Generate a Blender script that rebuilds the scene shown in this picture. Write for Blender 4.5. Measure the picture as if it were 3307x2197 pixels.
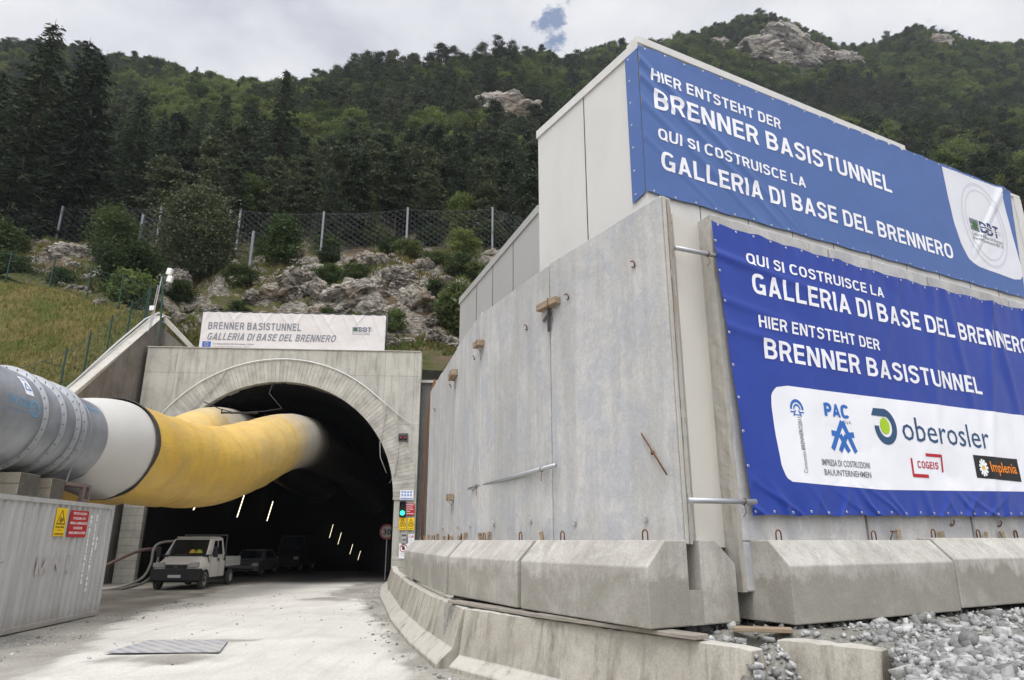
import bpy, bmesh, math, random
import numpy as np
from mathutils import Vector, Matrix, noise as mn
from math import radians as rad, sin, cos, pi, sqrt, atan2, hypot
random.seed(7); RNG=np.random.default_rng(7)
sc=bpy.context.scene
for o in list(bpy.data.objects): bpy.data.objects.remove(o)
COL=sc.collection
# ---------------------------------------------------------------- camera
cd=bpy.data.cameras.new('camera'); cam=bpy.data.objects.new('camera',cd); COL.objects.link(cam)
cam.location=(0,0,2.0); cam.rotation_euler=(rad(90+16.334),0,0)
cd.sensor_width=36; cd.lens=24.0; cd.clip_start=.1; cd.clip_end=3000
sc.camera=cam
# ---------------------------------------------------------------- light
SUN_EL,SUN_AZ=rad(64),rad(196)      # azimuth clockwise from +Y
sd=Vector((sin(SUN_AZ)*cos(SUN_EL),cos(SUN_AZ)*cos(SUN_EL),sin(SUN_EL)))
sl=bpy.data.lights.new('sun','SUN'); sl.energy=1.4; sl.angle=rad(14); sl.color=(1,.96,.9)
so=bpy.data.objects.new('sun',sl); COL.objects.link(so); so.rotation_euler=sd.to_track_quat('Z','Y').to_euler()
sc.view_settings.view_transform='Standard'; sc.view_settings.look='None'
sc.view_settings.exposure=0.03; sc.view_settings.gamma=1
W=bpy.data.worlds.new("World"); sc.world=W; W.use_nodes=True
nt=W.node_tree; nt.nodes.clear(); N=nt.nodes; LK=nt.links
def wn(t,**k):
    n=N.new(t)
    for a,b in k.items(): setattr(n,a,b)
    return n
out=wn('ShaderNodeOutputWorld'); bg=wn('ShaderNodeBackground'); bg.inputs[1].default_value=1
LK.new(bg.outputs[0],out.inputs[0])
sky=wn('ShaderNodeTexSky'); sky.sky_type='NISHITA'; sky.sun_disc=False; sky.sun_elevation=SUN_EL; sky.sun_rotation=SUN_AZ
sk=wn('ShaderNodeVectorMath',operation='SCALE'); LK.new(sky.outputs[0],sk.inputs[0]); sk.inputs['Scale'].default_value=.15
tc=wn('ShaderNodeTexCoord')
def wmath(op,a,b=None,c=None,clamp=False):
    n=wn('ShaderNodeMath',operation=op); n.use_clamp=clamp
    for i,x in enumerate((a,b,c)):
        if x is None: continue
        if isinstance(x,(int,float)): n.inputs[i].default_value=x
        else: LK.new(x,n.inputs[i])
    return n.outputs[0]
def wnoise(scale,det,off=(0,0,0),rough=.55):
    mp=wn('ShaderNodeMapping'); mp.inputs['Location'].default_value=off; mp.inputs['Scale'].default_value=(1,1,1.6)
    LK.new(tc.outputs['Generated'],mp.inputs[0])
    n=wn('ShaderNodeTexNoise'); n.inputs['Scale'].default_value=scale; n.inputs['Detail'].default_value=det; n.inputs['Roughness'].default_value=rough
    LK.new(mp.outputs[0],n.inputs['Vector']); return n.outputs[0]
def wdist(d):
    v=wn('ShaderNodeVectorMath',operation='DISTANCE'); LK.new(tc.outputs['Generated'],v.inputs[0]); v.inputs[1].default_value=Vector(d).normalized(); return v.outputs['Value']
n1=wnoise(5.5,5); n2=wnoise(2.1,6,(3,1,2))
# blue gaps in the cloud
def gap(d,r):
    dd=wdist(d); dd=wmath('ADD',dd,wmath('MULTIPLY',wmath('SUBTRACT',n2b,.5),.22))
    return wmath('MULTIPLY_ADD',dd,-1/r*1.6,1.6,clamp=True)
n2b=wnoise(16,6,(1,5,2),.6)
g1=gap((.072,.815,.715),.026); g2=gap((.575,.81,.60),.055)
gaps=wmath('MULTIPLY',wmath('MAXIMUM',g1,wmath('MULTIPLY',g2,.6)),.9)
# cloud brightness: grey bellies to white, brighter round the hidden sun
mr=wn('ShaderNodeMapRange'); LK.new(wmath('MULTIPLY_ADD',n1,.35,wmath('MULTIPLY',n2,.65)),mr.inputs[0])
mr.inputs[1].default_value=.38; mr.inputs[2].default_value=.62; mr.inputs[3].default_value=0; mr.inputs[4].default_value=1
ds=wdist(sd); glow=wmath('POWER',wmath('MULTIPLY_ADD',ds,-1/1.2,1,clamp=True),1.3)
cr=wn('ShaderNodeValToRGB'); LK.new(mr.outputs[0],cr.inputs[0])
cr.color_ramp.elements[0].color=(.47,.48,.56,1); cr.color_ramp.elements[1].color=(.90,.90,.92,1)
e=cr.color_ramp.elements.new(.5); e.color=(.72,.73,.78,1)
add=wn('ShaderNodeVectorMath',operation='SCALE'); LK.new(cr.outputs[0],add.inputs[0])
LK.new(wmath('MULTIPLY_ADD',glow,4.6,1.0),add.inputs['Scale'])
mx=wn('ShaderNodeMix',data_type='RGBA'); LK.new(gaps,mx.inputs[0]); LK.new(add.outputs[0],mx.inputs[6]); LK.new(sk.outputs[0],mx.inputs[7])
LK.new(mx.outputs[2],bg.inputs[0])
# ---------------------------------------------------------------- helpers
def tag(o,label=None,cat=None,group=None,kind=None):
    if label: o['label']=label
    if cat: o['category']=cat
    if group: o['group']=group
    if kind: o['kind']=kind
    return o
def empty(name,loc=(0,0,0),rz=0,label=None,cat=None,group=None):
    o=bpy.data.objects.new(name,None); COL.objects.link(o); o.location=loc; o.rotation_euler=(0,0,rz); o.empty_display_size=.2
    return tag(o,label,cat,group)
def link(name,me,parent=None,loc=None,rot=None):
    o=bpy.data.objects.new(name,me); COL.objects.link(o)
    if parent: o.parent=parent
    if loc is not None: o.location=loc
    if rot is not None: o.rotation_euler=rot
    return o
def kids(o): return [c for c in bpy.data.objects if c.parent==o]
def copy_tree(o,parent=None,ch=None):
    if ch is None:
        ch={}
        for c in bpy.data.objects:
            if c.parent: ch.setdefault(c.parent.name,[]).append(c)
    c=o.copy(); COL.objects.link(c); c.parent=parent
    for k in ch.get(o.name,[]): copy_tree(k,c,ch)
    return c
class MB:
    def __init__(s): s.v=[];s.f=[];s.m=[];s.mi=0
    def add(s,vs,fs):
        b=len(s.v); s.v+= [tuple(v) for v in vs]; s.f+=[tuple(b+i for i in f) for f in fs]; s.m+=[s.mi]*len(fs); return s
    def box(s,x0,x1,y0,y1,z0,z1):
        return s.add([(x0,y0,z0),(x1,y0,z0),(x1,y1,z0),(x0,y1,z0),(x0,y0,z1),(x1,y0,z1),(x1,y1,z1),(x0,y1,z1)],
         [(0,3,2,1),(4,5,6,7),(0,1,5,4),(1,2,6,5),(2,3,7,6),(3,0,4,7)])
    def prism(s,prof,x0,x1,ax='x'):   # prof [(a,b)] ccw seen from +ax ; ax x: (y,z)
        n=len(prof)
        def P(t,a,b): return (t,a,b) if ax=='x' else ((a,t,b) if ax=='y' else (a,b,t))
        vs=[P(x0,a,b) for a,b in prof]+[P(x1,a,b) for a,b in prof]
        fs=[tuple(range(n))[::-1],tuple(range(n,2*n))]+[(i,(i+1)%n,n+(i+1)%n,n+i) for i in range(n)]
        return s.add(vs,fs)
    def tube(s,pts,r,n=8,cap=True):
        pts=[Vector(p) for p in pts]; rs=r if isinstance(r,(list,tuple)) else [r]*len(pts)
        vs=[];fs=[];up=None
        for i,p in enumerate(pts):
            a=pts[max(i-1,0)];b=pts[min(i+1,len(pts)-1)];d=(b-a).normalized()
            if up is None: up=Vector((0,0,1)) if abs(d.z)<.9 else Vector((1,0,0))
            sx=d.cross(up).normalized(); uy=sx.cross(d).normalized(); up=uy
            for k in range(n):
                t=2*pi*k/n; vs.append(p+sx*cos(t)*rs[i]+uy*sin(t)*rs[i])
        for i in range(len(pts)-1):
            for k in range(n):
                fs.append((i*n+k,i*n+(k+1)%n,(i+1)*n+(k+1)%n,(i+1)*n+k))
        if cap: fs+= [tuple(range(n)),tuple(range((len(pts)-1)*n,len(pts)*n))[::-1]]
        return s.add(vs,fs)
    def mesh(s,name,mats,smooth=False,bevel=0,seg=1):
        me=bpy.data.meshes.new(name); me.from_pydata(s.v,[],s.f)
        for m in (mats if isinstance(mats,(list,tuple)) else [mats]): me.materials.append(m)
        if any(s.m): me.polygons.foreach_set('material_index',s.m)
        bm=bmesh.new(); bm.from_mesh(me)
        bmesh.ops.recalc_face_normals(bm,faces=bm.faces)
        if bevel: bmesh.ops.bevel(bm,geom=[e for e in bm.edges if len(e.link_faces)==2 and e.calc_face_angle(0)>.5],offset=bevel,segments=seg,profile=.5,affect='EDGES')
        bm.to_mesh(me); bm.free()
        if smooth: me.polygons.foreach_set('use_smooth',[True]*len(me.polygons))
        me.update(); return me
    def obj(s,name,mats,parent=None,smooth=False,bevel=0,seg=1,loc=None,rot=None):
        return link(name,s.mesh(name,mats,smooth,bevel,seg),parent,loc,rot)
def np_obj(name,V,F,mat,parent=None,smooth=False,mi=None,link_it=True):
    V=np.asarray(V,dtype=np.float32);F=np.asarray(F,dtype=np.int32)
    me=bpy.data.meshes.new(name); k=F.shape[1]
    me.vertices.add(len(V)); me.vertices.foreach_set('co',V.ravel())
    me.loops.add(F.size); me.loops.foreach_set('vertex_index',F.ravel())
    me.polygons.add(len(F)); me.polygons.foreach_set('loop_start',np.arange(0,F.size,k,dtype=np.int32))
    for m in (mat if isinstance(mat,(list,tuple)) else [mat]): me.materials.append(m)
    if mi is not None: me.polygons.foreach_set('material_index',np.asarray(mi,dtype=np.int32))
    if smooth: me.polygons.foreach_set('use_smooth',np.ones(len(F),dtype=bool))
    me.update(calc_edges=True); me.validate()
    return link(name,me,parent) if link_it else me
# ---------------------------------------------------------------- materials
class Mat:
    def __init__(s,name,rough=.8,metal=0,col=(.5,.5,.5),spec=.3):
        s.m=bpy.data.materials.new(name); s.m.use_nodes=True; s.t=s.m.node_tree; s.b=s.t.nodes['Principled BSDF']
        s.b.inputs['Roughness'].default_value=rough; s.b.inputs['Metallic'].default_value=metal
        s.b.inputs['Base Color'].default_value=(*col,1); s.b.inputs['Specular IOR Level'].default_value=spec
    def n(s,t,**k):
        x=s.t.nodes.new(t)
        for a,b in k.items(): setattr(x,a,b)
        return x
    def L(s,a,b): s.t.links.new(a,b)
    def setin(s,i,v):
        if isinstance(v,(int,float)): i.default_value=v
        elif isinstance(v,tuple): i.default_value=v if len(v)==4 or i.type=='VECTOR' else (*v,1)
        else: s.L(v,i)
    def coord(s,scale=(1,1,1),kind='Object',rnd=True,rot=(0,0,0)):
        tc=s.n('ShaderNodeTexCoord'); o=tc.outputs[kind]
        if rnd:
            oi=s.n('ShaderNodeObjectInfo'); ad=s.n('ShaderNodeVectorMath',operation='MULTIPLY_ADD')
            cb=s.n('ShaderNodeCombineXYZ')
            for i in range(3): s.L(oi.outputs['Random'],cb.inputs[i])
            s.L(cb.outputs[0],ad.inputs[0]); ad.inputs[1].default_value=(37,53,0); s.L(o,ad.inputs[2]); o=ad.outputs[0]
        mp=s.n('ShaderNodeMapping'); mp.inputs['Scale'].default_value=scale; mp.inputs['Rotation'].default_value=rot; s.L(o,mp.inputs[0]); return mp.outputs[0]
    def noise(s,scale,det=4,rough=.55,co=None,dist=0):
        x=s.n('ShaderNodeTexNoise'); x.inputs['Scale'].default_value=scale; x.inputs['Detail'].default_value=det; x.inputs['Roughness'].default_value=rough; x.inputs['Distortion'].default_value=dist
        if co is not None: s.L(co,x.inputs['Vector'])
        return x.outputs[0]
    def ramp(s,f,stops):
        x=s.n('ShaderNodeValToRGB'); s.L(f,x.inputs[0]); el=x.color_ramp.elements
        while len(el)<len(stops): el.new(.5)
        for e_,(p,c) in zip(el,stops):
            e_.position=p; e_.color=(c,c,c,1) if isinstance(c,(int,float)) else (*c,1)
        return x.outputs[0]
    def mix(s,f,a,b,mode='MIX'):
        x=s.n('ShaderNodeMix',data_type='RGBA',blend_type=mode); s.setin(x.inputs[0],f)
        s.setin(x.inputs[6],a); s.setin(x.inputs[7],b); return x.outputs[2]
    def math(s,op,a,b=0,c=0,clamp=False):
        x=s.n('ShaderNodeMath',operation=op); x.use_clamp=clamp
        for i,v in enumerate((a,b,c)): s.setin(x.inputs[i],v)
        return x.outputs[0]
    def col(s,c): s.setin(s.b.inputs['Base Color'],c); return s
    def bump(s,h,st=.3,dist=.02):
        x=s.n('ShaderNodeBump'); x.inputs['Strength'].default_value=st; x.inputs['Distance'].default_value=dist; s.L(h,x.inputs['Height'])
        prev=s.b.inputs['Normal'].links
        if prev: s.L(prev[0].from_socket,x.inputs['Normal'])
        s.L(x.outputs[0],s.b.inputs['Normal']); return s
def plain(name,col,rough=.6,metal=0,var=.12,sc_=6,spec=.3):
    m=Mat(name,rough,metal,col,spec); f=m.noise(sc_,4,co=m.coord())
    m.col(m.mix(f,tuple(c*(1-var) for c in col),tuple(min(1,c*(1+var)) for c in col))); return m.m
def concrete(name,base,dark,streak=.5,blot=.6,bump=.35,pits=True,tint=None,forms=None,var=0,dust=False,damp=False,speck=0,scuff=False):
    m=Mat(name,.88,spec=.2); co=m.coord()
    big=m.ramp(m.noise(.9,6,.62,co,.6),[(.35,0),(.68,1)])
    fine=m.noise(9,7,.75,co,.4)
    sco=m.coord((2.6,2.6,.30)); st=m.ramp(m.noise(1.5,6,.7,sco,.35),[(.48,0),(.74,1)])
    c=m.mix(m.math('MULTIPLY',big,blot),base,tuple((a+b)/2 for a,b in zip(base,dark)))
    c=m.mix(m.math('MULTIPLY',st,streak),c,dark)
    if tint:
        tb=m.ramp(m.noise(1.3,7,.68,m.coord((1,1,.75)),.8),[(.49,0),(.57,1)]); c=m.mix(m.math('MULTIPLY',tb,.55),c,tint)
    c=m.mix(.16,c,m.ramp(fine,[(.3,.25),(.7,.9)]),'OVERLAY')
    if pits:
        v=m.n('ShaderNodeTexVoronoi'); v.inputs['Scale'].default_value=26; m.L(co,v.inputs['Vector'])
        gate=m.ramp(m.noise(5,2,co=co),[(.5,0),(.6,1)])
        p=m.math('MULTIPLY',m.ramp(v.outputs['Distance'],[(.07,1),(.13,0)]),gate)
        c=m.mix(m.math('MULTIPLY',p,.6),c,tuple(x*.35 for x in dark))
    if damp:   # damp, dirty lower faces with a ragged upper limit
        tcz=m.n('ShaderNodeTexCoord'); sz2=m.n('ShaderNodeSeparateXYZ'); m.L(tcz.outputs['Object'],sz2.inputs[0])
        lv=m.math('ADD',sz2.outputs[2],m.math('MULTIPLY_ADD',m.noise(1.6,7,.7,m.coord((1.6,1.6,1)),.5),.9,-.45)); dm=m.ramp(lv,[(.50,1),(.62,0)]); patch=m.ramp(m.noise(.7,5,.65,co,.5),[(.36,.15),(.54,1)])
        c=m.mix(m.math('MULTIPLY',m.math('MULTIPLY',dm,patch),.8),c,m.mix(fine,(.20,.19,.155),(.30,.285,.24)))
    if scuff:
        sc1=m.ramp(m.noise(2.6,8,.75,m.coord((1.2,1.2,.6)),1.0),[(.55,0),(.60,.6),(.66,0)]); c=m.mix(m.math('MULTIPLY',sc1,.55),c,(.58,.57,.54)); c=m.mix(m.math('MULTIPLY',m.ramp(m.noise(.8,4,.5,m.coord((3,3,.15))),[(.5,0),(.62,1)]),.35),c,(.30,.295,.275))
    if speck:
        c=m.mix(speck,c,m.ramp(m.noise(38,4,.75,co),[(.38,.2),(.62,.9)]),'OVERLAY')
    if forms:
        br=m.n('ShaderNodeTexBrick'); br.offset=0 if len(forms)<3 else forms[2]; br.inputs['Scale'].default_value=1; br.inputs['Brick Width'].default_value=forms[0]; br.inputs['Row Height'].default_value=forms[1]
        br.inputs['Mortar Size'].default_value=.012; br.inputs['Mortar Smooth'].default_value=.2
        br.inputs['Color1'].default_value=(1,1,1,1); br.inputs['Color2'].default_value=(.8,.8,.8,1); br.inputs['Mortar'].default_value=(.22,.22,.22,1)
        tcn=m.n('ShaderNodeTexCoord'); sp=m.n('ShaderNodeSeparateXYZ'); m.L(tcn.outputs['Object'],sp.inputs[0]); cb=m.n('ShaderNodeCombineXYZ'); m.L(sp.outputs[0],cb.inputs[0]); m.L(sp.outputs[2],cb.inputs[1])
        m.L(cb.outputs[0],br.inputs['Vector']); c=m.mix(.55,c,br.outputs[0],'MULTIPLY')
    if dust:
        g=m.n('ShaderNodeNewGeometry'); sz_=m.n('ShaderNodeSeparateXYZ'); m.L(g.outputs['Normal'],sz_.inputs[0]); dd=m.math('MULTIPLY',m.ramp(sz_.outputs[2],[(.30,0),(.48,1)]),m.ramp(m.noise(2.2,6,.65,m.coord((2,2,1))),[(.32,0),(.5,1)])); c=m.mix(m.math('MULTIPLY',dd,.7),c,(.47,.45,.40))
    if var:
        oi=m.n('ShaderNodeObjectInfo'); hs=m.n('ShaderNodeHueSaturation'); m.L(c,hs.inputs['Color']); m.L(m.math('MULTIPLY_ADD',oi.outputs['Random'],var,1-var*.6),hs.inputs['Value']); c=hs.outputs[0]
    m.col(c)
    m.bump(m.noise(9,6,.7,co),bump*.6,.02); m.bump(m.noise(48,4,.6,co),bump*.45,.004)
    return m
C_PANEL=concrete('panel_concrete',(.48,.47,.45),(.26,.255,.235),.50,.70,.3,tint=(.345,.36,.39),scuff=True,var=.12,speck=.10).m
C_PANEL_EDGE=concrete('rust_stained_concrete',(.38,.37,.335),(.20,.13,.06),.75,.25,.5).m
C_BLOCK=concrete('block_concrete',(.47,.45,.405),(.17,.16,.135),.60,.85,.35,tint=(.31,.295,.26),var=.10,damp=True,speck=.14).m
C_NJ=concrete('barrier_concrete',(.40,.375,.315),(.10,.085,.065),.95,.80,.45,var=.10,dust=True,speck=.14).m
C_FACE=concrete('portal_concrete',(.475,.46,.405),(.20,.19,.16),.8,.7,.3,True,forms=(1.55,2.6)).m
C_JAMB=concrete('board_marked_concrete',(.45,.44,.38),(.22,.21,.18),.5,.8,.5,False,forms=(3,.35)).m
C_WING=concrete('stained_wing_concrete',(.20,.18,.155),(.06,.055,.048),.8,.9,.4,False).m
C_COPE=concrete('coping_concrete',(.46,.44,.39),(.22,.2,.17),.5,.6,.4,False).m
C_DARK=concrete('sprayed_concrete',(.16,.155,.145),(.05,.05,.05),.6,.9,.9,False).m
def ring_mat():
    m=Mat('voussoir_concrete',.88,spec=.2); co=m.coord(rnd=False)
    g=m.n('ShaderNodeNewGeometry'); r=g.outputs['Random Per Island']
    c=m.mix(m.ramp(m.noise(1.6,5,.6,co),[(.35,0),(.65,1)]),(.51,.49,.43),(.35,.335,.29))
    c=m.mix(.6,c,m.ramp(r,[(0,.72),(1,1.0)]),'MULTIPLY'); m.col(c); m.bump(m.noise(30,4,.7,co),.5,.01); return m.m
C_RING=ring_mat()
RUST=plain('rusty_steel',(.16,.075,.035),.85,.2,.5,14); STEEL=plain('galvanised_pipe',(.42,.43,.44),.45,.7,.15,9)
DSTEEL=plain('dark_steel',(.10,.10,.105),.55,.5,.3); BLACK=plain('black_plastic',(.018,.018,.02),.45)
RUBBER=plain('dusty_rubber',(.07,.068,.063),.9); WHITEP=plain('white_paint',(.74,.74,.72),.5)
TEXTW=plain('white_print',(.80,.81,.82),.6,var=.03); GREYPRINT=plain('grey_print',(.20,.21,.235),.7,var=.08)
def wood_mat(name,a,b):
    m=Mat(name,.85); f=m.noise(3,6,.65,m.coord((1,9,9)),.5); m.col(m.mix(m.ramp(f,[(.3,0),(.7,1)]),a,b)); m.bump(f,.4,.01); return m.m
WOOD=wood_mat('weathered_timber',(.36,.28,.19),(.22,.165,.11)); WOODG=wood_mat('grey_timber',(.33,.30,.25),(.17,.15,.125))
# ================================================================ terrain
ROWS=[
[(-1.804,43,0.41),(-0.997,42,0.402),(-0.79,40.7,0.3935),(-0.66,38.5,0.357),(-0.57,36.6,0.329),(-0.529,37,0.2602),(-0.315,37,0.2589),(-0.052,37,0.2413),(0.27,37,0.1819),(1.802,37,0.1625)],
[(-1.821,46,0.412),(-1.007,46,0.412),(-0.8,45.5,0.407),(-0.66,44,0.385),(-0.584,43.5,0.362),(-0.521,45,0.3272),(-0.321,45,0.3272),(-0.119,44,0.2889),(0.013,45,0.2821),(0.275,46,0.2481),(1.829,46,0.2147)],
[(-1.835,50,0.4172),(-1.015,50,0.4246),(-0.602,50,0.4135),(-0.496,51,0.3843),(-0.326,50,0.3879),(-0.225,50,0.3952),(-0.088,50,0.3807),(0.013,51,0.352),(0.279,54,0.3097),(1.863,54,0.2821)],
[(-1.851,60,0.4507),(-0.816,60,0.4544),(-0.563,60,0.4544),(-0.436,60,0.4439),(-0.168,60,0.4469),(-0.031,60,0.4432),(0.287,70,0.4099),(1.916,70,0.3879)],
[(-1.869,75,0.4886),(-0.823,75,0.4886),(-0.031,75,0.4847),(0.291,95,0.4695),(1.957,95,0.4695)],
[(-1.912,110,0.5786),(-0.843,110,0.5826),(-0.032,112,0.5786),(0.297,150,0.5468),(1.996,150,0.5468)],
[(-1.967,170,0.6939),(-0.865,165,0.6897),(-0.496,165,0.6687),(-0.35,150,0.6687),(-0.033,155,0.6771),(0.161,220,0.6687),(0.306,250,0.6603),(2.053,250,0.6603)],
[(-2.005,230,0.7717),(-1.337,230,0.7894),(-0.891,230,0.8117),(-0.791,230,0.8027),(-0.681,225,0.7717),(-0.58,225,0.7498),(-0.483,220,0.7152),(-0.398,210,0.7152),(-0.311,200,0.7324),(-0.245,200,0.7454),(-0.186,200,0.7559),(-0.097,200,0.7761),(-0.007,205,0.7805),(0.037,240,0.7761),(0.09,300,0.7805),(0.242,340,0.8162),(0.289,350,0.8342),(0.357,355,0.8415),(0.396,355,0.8488),(0.443,355,0.8561),(0.473,355,0.8506),(0.509,355,0.8388),(0.582,355,0.8144),(0.607,352,0.8072),(0.666,350,0.818),(0.72,350,0.8297),(0.773,350,0.827),(0.817,350,0.8207),(0.89,345,0.8072),(1.13,345,0.7454),(2.07,345,0.6939)],
]
def _row(k,t):
    if k==8:
        Y,z=_row(7,t); return Y*1.35,z-.12*Y
    if k==9:
        Y,z=_row(7,t); return Y*2.2,z-.75*Y
    R=ROWS[k]
    for a,b in zip(R,R[1:]):
        if t<=b[0] or b is R[-1]:
            w=min(1,max(0,(t-a[0])/(b[0]-a[0]))); Y=a[1]+(b[1]-a[1])*w; return Y,2+Y*(a[2]+(b[2]-a[2])*w)
def hill_base(t,Y):
    p=_row(0,t)
    if Y<=p[0]: return p[1]
    for k in range(1,10):
        q=_row(k,t)
        if Y<=q[0]: w=(Y-p[0])/(q[0]-p[0]); return p[1]+(q[1]-p[1])*w
        p=q
    return p[1]
def fb(x,y,z=0,o=5): return mn.fractal(Vector((x,y,z)),1.0,2.0,o)
def hill_z(x,Y):
    t=x/Y; z=hill_base(t,Y)
    a=min(1,max(0,(Y-37.5)/12)); far=min(1,max(0,(Y-80)/100))
    z+=a*(fb(x*.09,Y*.09,1)*1.1+fb(x*.35,Y*.35,4)*.45)+far*fb(x*.018,Y*.018,9)*7
    cr=min(1,max(0,(Y-40)/5))*min(1,max(0,(64-Y)/6))*min(1,max(0,(-x+2)/4))
    if cr>0:   # craggy ledges
        p=Vector((x*.23,Y*.23,0)); v=mn.voronoi(p+Vector((mn.noise(p*2.1),mn.noise(p*2.3+Vector((5,5,5))),0))*.5)[0]
        z+=cr*(1.5*min(v[1]-v[0],.55)-.35+.55*(abs(fb(x*.45+z*.3,Y*.45,33,4))**.8)*1.2-.3)
    return z
def hill_mat():
    m=Mat('hillside_soil',.95,spec=.1); co=m.coord(rnd=False)
    g=m.n('ShaderNodeNewGeometry'); sep=m.n('ShaderNodeSeparateXYZ'); m.L(g.outputs['Position'],sep.inputs[0])
    n1=m.noise(.28,7,.62,co,.4); n2=m.noise(1.3,6,.65,co); n3=m.noise(.12,5,.6,co,.5)
    grass=m.mix(m.ramp(n2,[(.35,0),(.7,1)]),(.045,.062,.018),(.13,.12,.045))
    dirt=m.mix(n2,(.17,.12,.07),(.10,.08,.055))
    rock=m.mix(m.ramp(m.noise(2.6,8,.7,m.coord((1,1,2.6),rnd=False)),[(.40,0),(.60,1)]),(.07,.06,.045),(.36,.33,.275))
    c=m.mix(m.ramp(n3,[(.48,0),(.58,1)]),grass,dirt)
    steep=m.n('ShaderNodeSeparateXYZ'); m.L(g.outputs['Normal'],steep.inputs[0])
    rk=m.math('ADD',m.math('MULTIPLY',m.math('SUBTRACT',.80,steep.outputs[2]),2.2),m.math('MULTIPLY',m.math('SUBTRACT',n1,.5),3.2))
    c=m.mix(m.ramp(rk,[(.12,0),(.30,1)]),c,rock)
    wood=m.mix(n2,(.022,.027,.012),(.05,.043,.025))
    far=m.n('ShaderNodeMapRange'); m.L(sep.outputs[1],far.inputs[0]); far.inputs[1].default_value=60; far.inputs[2].default_value=68
    c=m.mix(m.math('MULTIPLY',far.outputs[0],m.ramp(n1,[(.60,1),(.68,.35)])),c,wood)
    m.col(c); m.bump(m.noise(1.6,8,.7,co),1,.5); m.bump(n1,.6,1.0); return m.m
HILL=hill_mat()
ts=np.concatenate([np.linspace(-1.75,-.95,50,endpoint=False),np.linspace(-.95,.03,330,endpoint=False),np.linspace(.03,1.9,150)]); vs=[];nr=0
fr=[0,.33,.66]
for t in ts:
    ys=[]
    for k in range(9):
        a=_row(k,t)[0]; b=_row(k+1,t)[0]; n=[14,22,30,12,12,14,14,5,3][k]
        ys+=[a+(b-a)*i/n for i in range(n)]
    ys.append(_row(9,t)[0]); nr=len(ys)
    vs+=[(t*Y,Y,hill_z(t*Y,Y)) for Y in ys]
fs=[(i*nr+j,(i+1)*nr+j,(i+1)*nr+j+1,i*nr+j+1) for i in range(len(ts)-1) for j in range(nr-1)]
tag(np_obj('hillside',vs,fs,HILL,smooth=True),kind='structure')
# ---- grass slope on the left
def slope_z(x,y):
    z=7.75+.9*(y-29.5)
    return max(-.3,z)+fb(x*.3,y*.3,2)*.18*min(1,max(0,(-19.9-x)/1.5))
def grass_mat():
    m=Mat('dry_meadow',.95,spec=.1); co=m.coord(rnd=False); n1=m.noise(.55,6,.65,co,.5); n2=m.noise(9,6,.75,co)
    c=m.mix(m.ramp(n1,[(.38,0),(.6,1)]),(.10,.115,.03),(.195,.155,.06))
    c=m.mix(m.ramp(m.noise(1.7,4,.6,co),[(.55,0),(.72,1)]),c,(.07,.10,.02))
    c=m.mix(.6,c,m.ramp(n2,[(.3,.35),(.7,1)]),'MULTIPLY'); m.col(c); m.bump(n2,.9,.12); return m.m
MEADOW=grass_mat()
gx=np.linspace(-75,-19.75,120); gy=np.linspace(20.2,44,90)
vs=[(x,y,slope_z(x,y)) for x in gx for y in gy]
fs=[(i*90+j,(i+1)*90+j,(i+1)*90+j+1,i*90+j+1) for i in range(119) for j in range(89) if gy[j]<_row(0,gx[i]/gy[j])[0]+.2]
tag(np_obj('grass_bank',vs,fs,MEADOW,smooth=True),kind='structure')
# grass blades on the bank
def blades(name,pts,h,w,mat,label,cat):
    n=len(pts); P=np.array(pts); a=RNG.uniform(0,2*pi,n); L=RNG.uniform(.5,1.2,n)*h; wd=RNG.uniform(.6,1.3,n)*w
    d=np.stack([np.cos(a)*wd,np.sin(a)*wd,np.zeros(n)],1); tip=P+np.stack([RNG.normal(0,.3,n)*L,RNG.normal(0,.3,n)*L,L],1)
    V=np.stack([P-d,P+d,tip],1).reshape(-1,3); F=np.arange(3*n).reshape(-1,3)
    return tag(np_obj(name,V,F,mat),label,cat,kind='stuff')
GB=Mat('grass_blades',.9,spec=.1); _f=GB.noise(.5,5,.65,GB.coord(rnd=False),.5); _r=GB.n('ShaderNodeNewGeometry').outputs['Random Per Island']
GB.col(GB.mix(.7,GB.mix(GB.ramp(_f,[(.38,0),(.62,1)]),(.125,.15,.035),(.225,.18,.065)),GB.ramp(_r,[(0,.45),(1,1)]),'MULTIPLY'))
pts=[]
for _ in range(52000):
    x=-19.95-abs(random.gauss(0,1))*9 if random.random()<.5 else random.uniform(-48,-20); y=random.uniform(26,43)
    if y>_row(0,x/y)[0]+.3: continue
    pts.append((x,y,slope_z(x,y)-.03))
blades('bank_grass',pts,.26,.022,GB.m,'dry yellow green grass on the bank left of the wing wall','grass')
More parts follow.
